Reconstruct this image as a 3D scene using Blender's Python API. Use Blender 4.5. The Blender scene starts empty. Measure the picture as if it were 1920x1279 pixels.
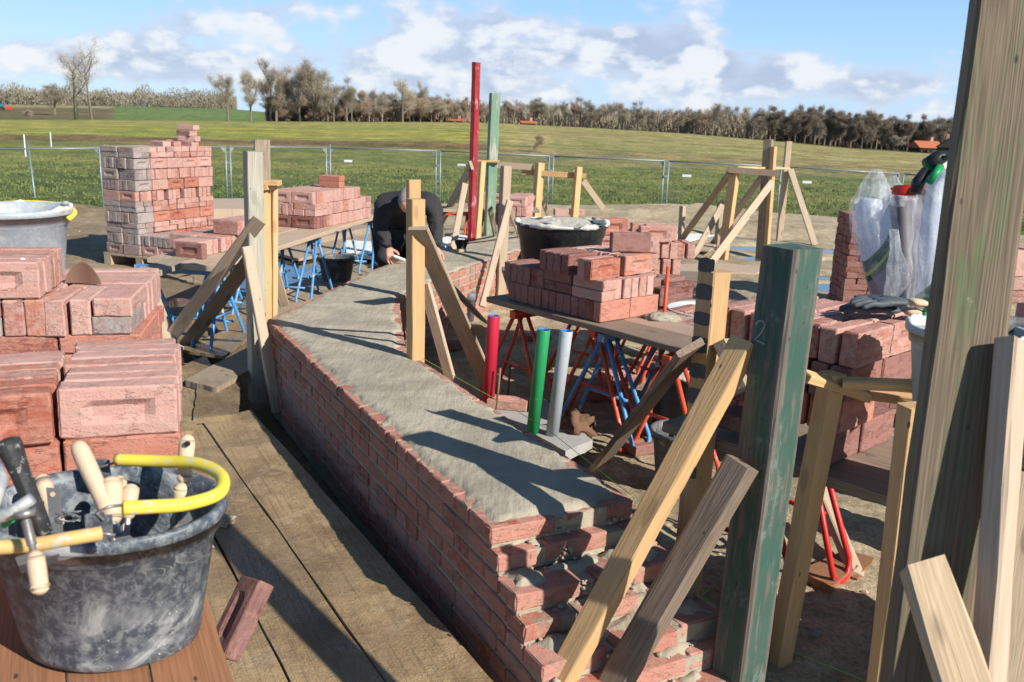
import bpy, math, random
from mathutils import Vector, Matrix, noise
random.seed(7)
S = bpy.context.scene
C = S.collection
R = math.radians
# ------------------------------------------------------------------ camera
FP, PIT, ROLL, CH = 1700.0, R(13.7), R(2.0), 1.55      # focal (px of a 1920 frame), pitch, roll, eye height
cf = Vector((0, math.cos(PIT), -math.sin(PIT)))
cr0 = Vector((1, 0, 0)); cu0 = cr0.cross(cf)
cr = cr0 * math.cos(ROLL) + cu0 * math.sin(ROLL)
cu = cu0 * math.cos(ROLL) - cr0 * math.sin(ROLL)
CP = Vector((0, 0, CH))
cam = bpy.data.cameras.new("camera"); camo = bpy.data.objects.new("camera", cam); C.objects.link(camo)
m3 = Matrix((cr, cu, -cf)).transposed().to_4x4(); m3.translation = CP
camo.matrix_world = m3
cam.sensor_width = 36.0; cam.lens = FP / 1920 * 36; cam.clip_start = 0.05; cam.clip_end = 6000
cam.dof.use_dof = True; cam.dof.focus_distance = 3.2; cam.dof.aperture_fstop = 9.0
S.camera = camo
# ------------------------------------------------------------------ sun, view
SUN_EL = R(33.0)
light_dir = Vector((-0.785 * math.cos(SUN_EL), 0.62 * math.cos(SUN_EL), -math.sin(SUN_EL)))
sl = bpy.data.lights.new("sun", 'SUN'); sl.energy = 5.0; sl.angle = R(0.5); sl.color = (1.0, 0.95, 0.87)
so = bpy.data.objects.new("sun", sl); C.objects.link(so)
so.rotation_euler = light_dir.to_track_quat('-Z', 'Y').to_euler()
so.location = (12, -9, 12)
S.view_settings.view_transform = 'Standard'; S.view_settings.look = 'None'
S.view_settings.exposure = 0.45; S.view_settings.gamma = 1.0
S.cycles.use_denoising = True
S.cycles.max_bounces = 6; S.cycles.transparent_max_bounces = 12
S.cycles.sample_clamp_indirect = 6.0

def ray(x, y): return cf + cr * ((x - 960) / FP) - cu * ((y - 639.5) / FP)
def G(x, y, z=0.0):
    d = ray(x, y); return CP + d * ((z - CH) / d.z)
def D(x, y, dep): return CP + ray(x, y) * dep
def atY(x, y, Y):
    d = ray(x, y); return CP + d * (Y / d.y)
def proj(p):
    v = Vector(p) - CP; c = v.dot(cf)
    return 960 + FP * v.dot(cr) / c, 639.5 - FP * v.dot(cu) / c, c
def V(*a): return Vector(a)

# ------------------------------------------------------------------ node helpers
class NT:
    def __init__(s, name, world=False):
        if world: s.id = bpy.data.worlds.new(name)
        else: s.id = bpy.data.materials.new(name)
        s.id.use_nodes = True; s.t = s.id.node_tree; s.t.nodes.clear(); s.n = s.t.nodes
    def node(s, ty, **kw):
        n = s.n.new(ty)
        for k, v in kw.items(): setattr(n, k, v)
        return n
    def put(s, sock, v):
        if isinstance(v, bpy.types.NodeSocket): s.t.links.new(v, sock)
        elif v is not None:
            if sock.type == 'RGBA' and len(v) == 3: v = (*v, 1)
            sock.default_value = v
    def m(s, op, a, b=None, c=None, clamp=False):
        n = s.node('ShaderNodeMath', operation=op, use_clamp=clamp)
        s.put(n.inputs[0], a); s.put(n.inputs[1], b)
        if c is not None: s.put(n.inputs[2], c)
        return n.outputs[0]
    def vm(s, op, a, b=None, sc=None):
        n = s.node('ShaderNodeVectorMath', operation=op)
        s.put(n.inputs[0], a); s.put(n.inputs[1], b)
        if sc is not None: s.put(n.inputs['Scale'], sc)
        return n.outputs['Value'] if op in ('LENGTH', 'DOT_PRODUCT', 'DISTANCE') else n.outputs[0]
    def comb(s, x, y, z):
        n = s.node('ShaderNodeCombineXYZ'); s.put(n.inputs[0], x); s.put(n.inputs[1], y); s.put(n.inputs[2], z); return n.outputs[0]
    def sep(s, v):
        n = s.node('ShaderNodeSeparateXYZ'); s.put(n.inputs[0], v); return n.outputs
    def mix(s, f, a, b, bt='MIX'):
        n = s.node('ShaderNodeMix', data_type='RGBA', blend_type=bt)
        s.put(n.inputs[0], f); s.put(n.inputs[6], a); s.put(n.inputs[7], b); return n.outputs[2]
    def noise(s, v, sc, det=4, rough=.55, out='Fac', dist=0.0):
        n = s.node('ShaderNodeTexNoise'); s.put(n.inputs['Vector'], v); n.inputs['Scale'].default_value = sc
        n.inputs['Detail'].default_value = det; n.inputs['Roughness'].default_value = rough; n.inputs['Distortion'].default_value = dist
        return n.outputs[out]
    def vor(s, v, sc, feat='F1', out='Distance'):
        n = s.node('ShaderNodeTexVoronoi', feature=feat); s.put(n.inputs['Vector'], v); n.inputs['Scale'].default_value = sc
        return n.outputs[out]
    def ss(s, v, a, b, lo=0.0, hi=1.0):
        n = s.node('ShaderNodeMapRange', interpolation_type='SMOOTHSTEP')
        s.put(n.inputs[0], v); n.inputs[1].default_value = a; n.inputs[2].default_value = b
        n.inputs[3].default_value = lo; n.inputs[4].default_value = hi; return n.outputs[0]
    def lin(s, v, a, b, lo=0.0, hi=1.0):
        n = s.node('ShaderNodeMapRange'); s.put(n.inputs[0], v); n.inputs[1].default_value = a; n.inputs[2].default_value = b
        n.inputs[3].default_value = lo; n.inputs[4].default_value = hi; return n.outputs[0]
    def ramp(s, f, stops):
        n = s.node('ShaderNodeValToRGB'); s.put(n.inputs[0], f); e = n.color_ramp.elements
        while len(e) < len(stops): e.new(.5)
        for i, (p, c) in enumerate(stops): e[i].position = p; e[i].color = (*c, 1)
        return n.outputs[0]
    def obj(s): return s.node('ShaderNodeTexCoord').outputs['Object']
    def pos(s): return s.node('ShaderNodeNewGeometry').outputs['Position']
    def rnd(s): return s.node('ShaderNodeObjectInfo').outputs['Random']
    def attr(s, name, out='Fac'):
        n = s.node('ShaderNodeAttribute'); n.attribute_name = name; return n.outputs[out]
    def bump(s, h, st, dist=.01):
        n = s.node('ShaderNodeBump'); s.put(n.inputs['Height'], h); n.inputs['Strength'].default_value = st
        n.inputs['Distance'].default_value = dist; return n.outputs[0]
    def pbsdf(s, col, rough=.8, nrm=None, metal=0.0, spec=.35, **kw):
        n = s.node('ShaderNodeBsdfPrincipled'); s.put(n.inputs['Base Color'], col); s.put(n.inputs['Roughness'], rough)
        s.put(n.inputs['Normal'], nrm); s.put(n.inputs['Metallic'], metal); s.put(n.inputs['Specular IOR Level'], spec)
        for k, v in kw.items(): s.put(n.inputs[k.replace('_', ' ')], v)
        o = s.node('ShaderNodeOutputMaterial'); s.t.links.new(n.outputs[0], o.inputs[0]); return s.id

# ------------------------------------------------------------------ world: Nishita sky with a cumulus layer
def build_world():
    w = NT("World", world=True)
    S.world = w.id
    sky = w.node('ShaderNodeTexSky', sky_type='NISHITA', sun_disc=False)
    sky.sun_elevation = SUN_EL
    sky.sun_rotation = math.atan2(0.785, -0.62)
    sky.air_density = 1.0; sky.dust_density = 0.4; sky.ozone_density = 2.2
    d = w.node('ShaderNodeTexCoord').outputs['Generated']
    x, y, z = w.sep(d)
    az = w.m('ARCTAN2', x, y)
    el = w.m('ARCSINE', z)
    elp = w.m('MAXIMUM', el, 0.0)
    # cumulus in perspective: puffs shrink towards the horizon
    k = w.m('DIVIDE', 1.0, w.m('ADD', elp, 0.13))
    cu_ = w.comb(w.m('MULTIPLY', az, 5.0), w.m('MULTIPLY', k, 1.35), w.m('MULTIPLY', el, 3.0))
    wv = w.noise(cu_, 2.2, 6, .6)
    puff = w.noise(w.comb(w.m('MULTIPLY', az, 19.0), w.m('MULTIPLY', el, 33.0), 3.3), 1.0, 7, .52)
    puff2 = w.noise(w.comb(w.m('MULTIPLY', az, 34.0), w.m('MULTIPLY', el, 60.0), 8.3), 1.0, 5, .55)
    # named clouds: azimuth, elevation, half sizes, weight
    def pa(px, py):
        v = ray(px, py).normalized(); return math.atan2(v.x, v.y), math.asin(v.z)
    spots = [((880, 40), .150, .036, 1.0), ((1300, 40), .065, .036, 1.15), ((1020, 95), .150, .018, .55), ((230, 55), .085, .022, .7),
             ((480, 15), .11, .020, .65), ((1150, 105), .10, .022, .5), ((820, 120), .07, .020, .55), ((1660, 155), .075, .02, .75),
             ((620, 90), .07, .016, .5), ((60, 95), .08, .018, .5), ((300, 110), .10, .016, .6), ((1600, 95), .07, .018, .45),
             ((1400, 130), .06, .018, .65), ((1000, 170), .35, .022, .45), ((1480, 165), .12, .02, .5), ((350, 150), .2, .02, .35), ((1650, 8), .05, .008, .4),
             ((1200, 20), .05, .02, -.35), ((650, 30), .05, .045, -.55), ((1560, 50), .10, .035, -.7), ((60, 30), .09, .03, -.5), ((330, 180), .25, .012, -.35), ((1500, 195), .12, .012, -.35)]
    tot = None; dark = None
    for (p, ra, re, wt) in spots:
        a0, e0 = pa(*p)
        dx = w.m('MULTIPLY', w.m('SUBTRACT', az, a0), 1 / ra); dy = w.m('MULTIPLY', w.m('SUBTRACT', el, e0), 1 / re)
        q = w.m('ADD', w.m('MULTIPLY', dx, dx), w.m('MULTIPLY', dy, dy))
        g = w.m('MULTIPLY', w.m('EXPONENT', w.m('MULTIPLY', q, -.8)), wt)
        tot = g if tot is None else w.m('ADD', tot, g)
    # outside the photographed sector the cover comes from the wide noise only
    field = w.m('ADD', w.m('MULTIPLY', puff, 1.45), w.m('MULTIPLY', puff2, .40))
    field = w.m('ADD', field, .0)
    field = w.m('ADD', field, w.m('MULTIPLY', tot, .62))
    low = w.ss(el, .0, .10, .22, 0.0)
    field = w.m('ADD', field, low)
    dens = w.ss(field, 1.13, 1.56)
    thick = w.ss(field, 1.28, 1.85)
    # undersides: compare with the field a little higher up
    puffu = w.noise(w.comb(w.m('MULTIPLY', az, 14.0), w.m('ADD', w.m('MULTIPLY', el, 27.0), .34), 3.3), 1.0, 7, .50)
    lit = w.ss(w.m('SUBTRACT', puff, puffu), -.08, .12)
    ccol = w.mix(w.m('MULTIPLY', thick, w.m('SUBTRACT', 1.0, lit)), (.70, .78, .95), (.50, .575, .75))
    ccol = w.mix(w.m('MULTIPLY', lit, w.ss(field, 1.2, 1.6)), ccol, (1.0, 1.0, 1.0))
    ccol = w.vm('SCALE', ccol, sc=7.3)
    blue = w.mix(.72, sky.outputs[0], w.vm('SCALE', w.mix(w.ss(el, 0.0, .22), (.46, .70, 1.0), (.23, .515, 1.0)), sc=9.2))
    col = w.mix(w.m('MULTIPLY', w.m('MULTIPLY', dens, .80), w.ss(el, .20, .7, 1.0, .25)), blue, ccol)
    col = w.vm('SCALE', col, sc=w.ss(el, .16, .50, 1.0, .27))       # deep blue overhead
    bg = w.node('ShaderNodeBackground'); w.put(bg.inputs[0], col); bg.inputs[1].default_value = 0.094
    o = w.node('ShaderNodeOutputWorld'); w.t.links.new(bg.outputs[0], o.inputs[0])
build_world()

# ------------------------------------------------------------------ object helpers
def tag(o, label=None, cat=None, group=None, kind=None):
    if label: o['label'] = label
    if cat: o['category'] = cat
    if group: o['group'] = group
    if kind: o['kind'] = kind
    return o
class MB:
    def __init__(s): s.v = []; s.f = []; s.mi = []; s.att = []
    def add(s, vs, fs, M=None, mi=0, a=None):
        b = len(s.v)
        s.v += [tuple(M @ Vector(p)) if M is not None else tuple(p) for p in vs]
        s.f += [tuple(b + i for i in f) for f in fs]
        s.mi += [mi] * len(fs)
        if a is not None or s.att:
            s.att += [0.0] * (b - len(s.att)); s.att += [a or 0.0] * len(vs)
        return s
    def box(s, c, sz, M=None, mi=0, a=None):
        x, y, z = [q / 2 for q in sz]; cx, cy, cz = c
        vs = [(cx + i * x, cy + j * y, cz + k * z) for i in (-1, 1) for j in (-1, 1) for k in (-1, 1)]
        fs = [(0, 1, 3, 2), (4, 6, 7, 5), (0, 4, 5, 1), (2, 3, 7, 6), (0, 2, 6, 4), (1, 5, 7, 3)]
        return s.add(vs, fs, M, mi, a)
    def tube(s, pts, r, n=10, mi=0, close=False, caps=True):
        pts = [Vector(p) for p in pts]; N = len(pts)
        rs = r if isinstance(r, (list, tuple)) else [r] * N
        vs = []; up = None
        for i, p in enumerate(pts):
            a = pts[(i - 1) % N] if (i > 0 or close) else p
            b = pts[(i + 1) % N] if (i < N - 1 or close) else p
            t = (b - a).normalized()
            if up is None:
                up = t.cross(Vector((0, 0, 1)));
                if up.length < .1: up = t.cross(Vector((1, 0, 0)))
                up.normalize()
            up = (up - t * up.dot(t)).normalized(); sd = t.cross(up)
            for k in range(n):
                an = 2 * math.pi * k / n; vs.append(p + (up * math.cos(an) + sd * math.sin(an)) * rs[i])
        fs = []
        for i in range(N if close else N - 1):
            j = (i + 1) % N
            for k in range(n):
                l = (k + 1) % n; fs.append((i * n + k, i * n + l, j * n + l, j * n + k))
        if caps and not close:
            fs.append(tuple(range(n))[::-1]); fs.append(tuple((N - 1) * n + k for k in range(n)))
        return s.add(vs, fs, None, mi)
    def lathe(s, prof, n=32, c=(0, 0, 0), sx=1, sy=1, mi=0, wob=0.0, seed=0):
        vs = []
        for j, (r, z) in enumerate(prof):
            for k in range(n):
                an = 2 * math.pi * k / n
                q = 1 + wob * math.sin(2 * an + seed) + wob * .5 * math.sin(3 * an + seed * 2)
                vs.append((c[0] + r * sx * q * math.cos(an), c[1] + r * sy * q * math.sin(an), c[2] + z))
        fs = []
        for j in range(len(prof) - 1):
            for k in range(n):
                l = (k + 1) % n; fs.append((j * n + k, j * n + l, (j + 1) * n + l, (j + 1) * n + k))
        if prof[0][0] > 1e-5: fs.append(tuple(range(n))[::-1])
        return s.add(vs, fs, None, mi)
    def mesh(s, name, mats, smooth=False):
        me = bpy.data.meshes.new(name); me.from_pydata(s.v, [], s.f); me.update()
        for m in (mats if isinstance(mats, (list, tuple)) else [mats]): me.materials.append(m)
        if any(s.mi): me.polygons.foreach_set('material_index', s.mi)
        if s.att:
            s.att += [0.0] * (len(s.v) - len(s.att))
            at = me.attributes.new('rnd', 'FLOAT', 'POINT'); at.data.foreach_set('value', s.att)
        if smooth: me.polygons.foreach_set('use_smooth', [True] * len(me.polygons))
        return me
    def obj(s, name, mats, parent=None, smooth=False, M=None, recenter=True):
        me = s.mesh(name, mats, smooth)
        o = bpy.data.objects.new(name, me); C.objects.link(o)
        if M is not None: o.matrix_world = M
        elif recenter and s.v:
            n = len(s.v); c = Vector((sum(v[0] for v in s.v) / n, sum(v[1] for v in s.v) / n, min(v[2] for v in s.v)))
            me.transform(Matrix.Translation(-c)); o.location = c
        if parent: adopt(o, parent)
        return o
def adopt(o, root):
    o.parent = root; o.matrix_parent_inverse = root.matrix_basis.inverted()
def empty(name, loc, rz=0.0, **kw):
    o = bpy.data.objects.new(name, None); C.objects.link(o); o.empty_display_size = .05
    o.matrix_basis = Matrix.Translation(Vector(loc)) @ Matrix.Rotation(rz, 4, 'Z')
    return tag(o, **kw)
def frame(x, y, z, o=(0, 0, 0)):
    m = Matrix((Vector(x), Vector(y), Vector(z))).transposed().to_4x4(); m.translation = Vector(o); return m
def yawM(o, yaw): return Matrix.Translation(Vector(o)) @ Matrix.Rotation(yaw, 4, 'Z')
def nz(x, y, z=0.0): return noise.noise(Vector((x, y, z)))
# ------------------------------------------------------------------ materials
def mat_lumber(name, light, dark, paint=None, pamt=0.0, palpha=1.0, psoft=.08, smear=None, edge=None, rough=.7, dirt=.25, knots=.5, gsc=1.0):
    t = NT(name); o = t.obj(); r = t.rnd()
    off = t.vm('ADD', o, t.comb(t.m('MULTIPLY', r, 37.0), t.m('MULTIPLY', r, 19.0), t.m('MULTIPLY', r, 53.0)))
    st = t.vm('MULTIPLY', off, (85 * gsc, 85 * gsc, 1.7))
    g1 = t.noise(st, 2.2, 5, .6, dist=.4)
    rings = t.m('SINE', t.m('MULTIPLY', t.noise(t.vm('MULTIPLY', off, (15, 15, .6)), 1.0, 2, .5), 120.0))
    fine = t.noise(t.vm('MULTIPLY', off, (240, 240, 5)), 1.0, 3, .6)
    g = t.m('ADD', t.m('MULTIPLY', g1, .55), t.m('ADD', t.m('MULTIPLY', rings, .06), t.m('MULTIPLY', fine, .45)))
    c = t.mix(t.ss(g, .22, .80), dark, light)
    kv = t.vm('MULTIPLY', off, (10, 10, 3.2)); kd = t.vor(kv, 1.0)
    kn = t.ss(kd, .10, .17, 1.0, 0.0)
    c = t.mix(t.m('MULTIPLY', kn, knots), c, tuple(q * .32 for q in dark))
    blot = t.ss(t.noise(t.vm('MULTIPLY', off, (5, 5, 2.2)), 1.3, 5, .65), .48, .75)
    c = t.mix(t.m('MULTIPLY', blot, dirt), c, (.17, .13, .095))
    hs = t.m('ADD', .86, t.m('MULTIPLY', r, .28))
    c = t.vm('SCALE', c, sc=hs)
    hgt = g
    if paint:
        pn = t.noise(t.vm('MULTIPLY', off, (14, 14, 2.4)), 1.7, 6, .7)
        pf = t.noise(t.vm('MULTIPLY', off, (90, 90, 8)), 1.0, 4, .65)
        m_ = t.m('MULTIPLY', t.ss(t.m('ADD', pn, t.m('MULTIPLY', t.m('SUBTRACT', pf, .5), .5)), .62 - pamt * .5, .62 + psoft - pamt * .5), t.lin(t.noise(off, 5, 5, .7), .3, .7, palpha * .7, palpha))
        if edge:
            ax_, ay_, az_ = t.sep(o)
            e_ = t.m('MULTIPLY', t.m('DIVIDE', t.m('ABSOLUTE', ax_), edge[0]), t.m('DIVIDE', t.m('ABSOLUTE', ay_), edge[1]))
            e_ = t.m('ADD', e_, t.m('MULTIPLY', t.m('SUBTRACT', t.noise(t.vm('MULTIPLY', off, (6, 6, 3)), 1.0, 5, .7), .5), .9))
            m_ = t.m('MULTIPLY', m_, t.ss(e_, .62, .86, 1, 0))
        pc = t.mix(t.noise(o, 6, 3), tuple(q * .75 for q in paint), tuple(min(1, q * 1.25) for q in paint))
        c = t.mix(m_, c, pc)
    if smear:
        sn = t.ss(t.noise(t.vm('MULTIPLY', off, (9, 9, 5.5)), 1.0, 6, .75), .56, .66); c = t.mix(t.m('MULTIPLY', sn, .75), c, smear)
    ck = t.ss(t.noise(t.vm('MULTIPLY', off, (70, 70, 1.4)), 1.0, 3, .6), .69, .73)
    c = t.mix(t.m('MULTIPLY', ck, .35 + dirt * .6), c, (.045, .035, .028))
    nh = t.ss(t.vor(t.vm('MULTIPLY', off, (22, 22, 9)), 1.0), .05, .085, 1, 0)
    c = t.mix(t.m('MULTIPLY', nh, .8), c, (.03, .022, .018))
    sp = t.ss(t.noise(off, 9, 6, .75), .66, .70)
    c = t.mix(t.m('MULTIPLY', sp, .5 * dirt + .08), c, (.55, .52, .46))
    return t.pbsdf(c, rough, t.bump(hgt, .55, .004), spec=.25)
PINE = mat_lumber('fresh_pine', (.66, .44, .225), (.52, .315, .145), dirt=.10, knots=.35)
PINE2 = mat_lumber('used_pine', (.49, .385, .275), (.35, .265, .18), dirt=.45, knots=.6)
GREYW = mat_lumber('grey_wood', (.46, .37, .27), (.21, .16, .115), dirt=.55, knots=.6, gsc=.8)
PALEW = mat_lumber('pale_batten', (.58, .45, .335), (.42, .31, .22), dirt=.15, knots=.3)
DARKW = mat_lumber('dark_board', (.29, .22, .16), (.15, .11, .08), dirt=.5, knots=.5)
GREENP = mat_lumber('green_painted_post', (.20, .18, .155), (.11, .098, .085), paint=(.026, .092, .070), pamt=.50, palpha=.92, psoft=.12, edge=(.059, .053), smear=(.17, .20, .18), dirt=.35, knots=.3)
GREENPALE = mat_lumber('pale_green_post', (.50, .46, .38), (.32, .28, .22), paint=(.22, .32, .25), pamt=.20, palpha=.8, psoft=.2, dirt=.3, knots=.3)
BIGP = mat_lumber('weathered_post', (.245, .185, .122), (.105, .078, .050), paint=(.085, .145, .06), pamt=.24, palpha=.70, psoft=.2, dirt=.40, knots=.2, gsc=1.1)
REDP = mat_lumber('red_painted_post', (.55, .25, .24), (.42, .10, .10), paint=(.27, .012, .022), pamt=.80, smear=(.50, .26, .25), dirt=.05, knots=.1)
TABLEW = mat_lumber('red_brown_planks', (.36, .175, .092), (.24, .105, .052), dirt=.4, knots=.4)

def mat_brick(name, attr=True):
    t = NT(name); o = t.obj()
    r = t.m('FRACT', t.m('ADD', t.rnd(), t.attr('rnd')))
    off = t.vm('ADD', o, t.comb(t.m('MULTIPLY', r, 31.0), t.m('MULTIPLY', r, 17.0), t.m('MULTIPLY', r, 11.0)))
    base = t.ramp(r, [(0, (.36, .125, .09)), (.10, (.48, .235, .19)), (.35, (.56, .31, .26)), (.62, (.60, .36, .31)), (.82, (.50, .26, .22)), (.91, (.47, .18, .11)), (.96, (.32, .17, .155))])
    n1 = t.noise(off, 16, 6, .7); n2 = t.noise(off, 240, 3, .7); n3 = t.noise(off, 55, 5, .7)
    c = t.mix(t.m('MULTIPLY', t.ss(n1, .45, .66), .42), base, (.40, .165, .125))
    # sandy skin of moulded bricks
    skin = t.ss(t.m('ADD', n3, t.m('MULTIPLY', t.m('SUBTRACT', n1, .5), .9)), .43, .62)
    c = t.mix(t.m('MULTIPLY', skin, .5), c, (.60, .40, .34))
    dk = t.ss(t.noise(off, 30, 5, .75), .66, .72)
    c = t.mix(t.m('MULTIPLY', dk, .7), c, (.15, .075, .06))
    gr = t.ss(t.noise(off, 7, 4, .6), .60, .72)
    c = t.mix(t.m('MULTIPLY', gr, .35), c, (.50, .44, .37))
    c = t.vm('MULTIPLY', c, t.mix(n2, (.72, .72, .72), (1.28, 1.25, 1.22)))
    cr1 = t.noise(t.vm('MULTIPLY', off, (8, 30, 30)), 1.0, 5, .62)
    crk = t.m('MULTIPLY', t.ss(t.m('ABSOLUTE', t.m('SUBTRACT', cr1, .5)), 0.0, .020, 1, 0), t.ss(n1, .42, .56))
    c = t.mix(t.m('MULTIPLY', crk, .42), c, (.24, .11, .09))
    lay = t.ss(t.noise(t.vm('MULTIPLY', off, (5, 42, 42)), 1.0, 4, .6), .42, .60); c = t.mix(t.m('MULTIPLY', lay, .38), c, (.56, .40, .35))
    h = t.m('ADD', t.m('MULTIPLY', n2, .5), t.m('ADD', t.m('MULTIPLY', n3, 1.0), t.m('SUBTRACT', t.m('MULTIPLY', cr1, 1.0), t.m('MULTIPLY', crk, .6))))
    return t.pbsdf(c, .92, t.bump(h, .65, .005), spec=.15)
BRICK = mat_brick('brick_clay')
def mat_mortar():
    t = NT('mortar'); p = t.pos()
    n1 = t.noise(p, 5, 5, .6); n2 = t.noise(p, 90, 5, .75); n3 = t.noise(p, 22, 4, .65)
    c = t.mix(t.ss(n1, .35, .68), (.34, .298, .225), (.45, .40, .305))
    c = t.mix(t.m('MULTIPLY', t.ss(n3, .52, .68), .45), c, (.45, .415, .34))
    c = t.mix(t.m('MULTIPLY', t.ss(n2, .56, .68), .32), c, (.20, .17, .13))
    wp = t.ss(t.noise(p, 1.7, 4, .6, dist=.8), .50, .60); c = t.mix(t.m('MULTIPLY', wp, .30), c, (.25, .225, .18))
    sw = t.noise(t.vm('MULTIPLY', p, (14, 3.5, 9)), 1.0, 3, .5, dist=1.4)
    # trowel streaks across the bed
    st = t.noise(t.vm('MULTIPLY', p, (60, 9, 9)), 1.0, 3, .6)
    h = t.m('ADD', t.m('MULTIPLY', n2, .5), t.m('ADD', t.m('MULTIPLY', n3, .8), t.m('ADD', t.m('MULTIPLY', st, .7), t.m('MULTIPLY', sw, .75))))
    return t.pbsdf(c, t.lin(wp, 0, 1, .92, .62), t.bump(h, .8, .006), spec=.25)
MORTAR = mat_mortar()
def simple(name, col, rough=.6, nsc=8, var=.25, bump=.2, metal=0, spec=.35, speck=None, samt=.1, ssc=30, **kw):
    t = NT(name); o = t.obj(); r = t.rnd()
    off = t.vm('ADD', o, t.comb(t.m('MULTIPLY', r, 13.0), t.m('MULTIPLY', r, 7.0), 0.0))
    n = t.noise(off, nsc, 5, .6); c = t.mix(n, tuple(q * (1 - var) for q in col), tuple(min(1, q * (1 + var)) for q in col))
    if speck:
        s_ = t.ss(t.noise(off, ssc, 5, .7), .72 - samt, .76 - samt); c = t.mix(s_, c, speck)
    return t.pbsdf(c, rough, t.bump(n, bump, .004), metal=metal, spec=spec, **kw)
def mat_tub(name, base, scratch, amt):
    t = NT(name); o = t.obj()
    w1 = t.noise(o, 14, 6, .75); sc = None
    for k, (rx, rz, q) in enumerate(((.6, .9, 26), (-.9, .4, 31), (.2, -1.1, 22), (1.4, .1, 28))):
        mp = t.node('ShaderNodeMapping'); t.put(mp.inputs[0], o); mp.inputs['Rotation'].default_value = (rx, rz, k * 1.3)
        mp.inputs['Scale'].default_value = (q * 1.3, q * .07, q * 1.3)
        s_ = t.m('MULTIPLY', t.ss(t.m('ABSOLUTE', t.m('SUBTRACT', t.noise(mp.outputs[0], 1.0, 0, .5), .5)), .001, .010, 1, 0), t.ss(t.noise(o, 24 + k * 9, 3), .50, .58))
        sc = s_ if sc is None else t.m('MAXIMUM', sc, s_)
    dust = t.ss(t.noise(o, 8, 6, .66, dist=.9), .60 - amt * .10, .78 - amt * .10)
    fine = t.ss(t.noise(o, 55, 6, .7), .44, .66)
    spots = t.ss(t.vor(o, 75), .10, .16, 1, 0)
    spots = t.m('MULTIPLY', spots, t.ss(t.noise(o, 7, 3), .56, .62))
    f = t.m('MAXIMUM', t.m('MULTIPLY', sc, .52), t.m('MAXIMUM', t.m('MULTIPLY', dust, .78), t.m('MAXIMUM', t.m('MULTIPLY', fine, .32), t.m('MULTIPLY', spots, .8))))
    c = t.mix(t.m('MULTIPLY', f, amt), base, scratch)
    return t.pbsdf(c, t.lin(f, 0, 1, .42, .85), t.bump(w1, .25, .003), spec=.4)
TUBF = mat_tub('scratched_dark_plastic', (.062, .078, .100), (.54, .56, .55), .95)
TUBG = mat_tub('mortar_grey_plastic', (.34, .385, .42), (.64, .65, .62), 1.0)
TUBB = mat_tub('black_plastic', (.014, .016, .018), (.30, .30, .28), .22)
TUBD = mat_tub('speckled_black_plastic', (.075, .08, .085), (.46, .45, .42), .8)
WETM = simple('wet_mortar', (.46, .43, .37), .55, 14, .2, .9, spec=.5)
YEL = simple('yellow_hose', (.74, .60, .07), .5, 20, .15, .2, speck=(.6, .56, .42), samt=.12)
YELD = simple('faded_yellow_hose', (.60, .40, .15), .6, 20, .2, .2, speck=(.5, .46, .36), samt=.2)
HANDLE = simple('handle_wood', (.60, .45, .31), .6, 30, .12, .2, speck=(.50, .42, .33), samt=.1)
STEEL = simple('tool_steel', (.32, .31, .30), .45, 20, .3, .15, metal=.7, speck=(.45, .43, .40), samt=.14)
RUB = simple('black_rubber', (.03, .03, .032), .55, 60, .3, .5, speck=(.24, .23, .21), samt=.14, ssc=60)
ALU = simple('dusty_aluminium', (.40, .41, .42), .5, 20, .2, .15, metal=.3, speck=(.55, .54, .50), samt=.2)
BLUE = simple('blue_trestle_paint', (.085, .27, .52), .42, 6, .2, .1, speck=(.46, .42, .36), samt=.13, ssc=9)
ORANGE = simple('orange_trestle_paint', (.62, .085, .035), .45, 6, .2, .1, speck=(.36, .30, .25), samt=.12, ssc=12)
REDT = simple('red_trestle_paint', (.55, .025, .02), .4, 6, .2, .1, speck=(.40, .33, .28), samt=.06, ssc=14)
GALV = simple('galvanised_steel', (.27, .31, .34), .45, 12, .15, .1, metal=.35)
WHITE = simple('white_sign', (.78, .80, .82), .5, 6, .05, .05)
PIPER = simple('red_pipe_plastic', (.50, .022, .05), .35, 6, .08, .05, speck=(.55, .42, .38), samt=.035, ssc=90)
PIPEG = simple('green_pipe_plastic', (.025, .29, .10), .42, 6, .12, .08, speck=(.25, .38, .26), samt=.07, ssc=26)
PIPEW = simple('grey_pipe_plastic', (.40, .44, .47), .5, 10, .12, .2, speck=(.36, .33, .28), samt=.12, ssc=40)
PIPEB = simple('blue_pipe_liner', (.03, .22, .70), .4, 6, .05, .05)
JACKET = simple('black_jacket_cloth', (.038, .036, .038), .8, 40, .3, .5, spec=.2)
TROUS = simple('dark_work_trousers', (.030, .032, .038), .85, 50, .3, .4, speck=(.25, .24, .22), samt=.05, ssc=35)
SKIN = simple('skin', (.60, .30, .21), .5, 30, .12, .15)
HAIR = simple('grey_hair', (.25, .23, .21), .8, 120, .35, .8)
GLOVE = simple('dark_glove_coating', (.075, .09, .10), .6, 30, .25, .5)
GLOVEB = simple('glove_knit', (.62, .48, .33), .9, 60, .2, .5)
GREEN = simple('green_plastic', (.01, .26, .085), .4, 10, .1, .05)
BLACKP = simple('black_plastic_part', (.02, .02, .022), .4, 10, .2, .1)
REDC = simple('red_cable', (.60, .03, .02), .4, 10, .1, .05)
CONC = simple('concrete', (.36, .35, .33), .9, 14, .2, .6, speck=(.25, .24, .22), samt=.1)
FOAM = simple('white_foam_board', (.72, .72, .66), .8, 40, .06, .3)
RUST = simple('rusty_iron', (.26, .12, .07), .8, 30, .35, .4)
LINE = simple('green_string', (.35, .60, .12), .6, 10, .05, 0)
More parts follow.
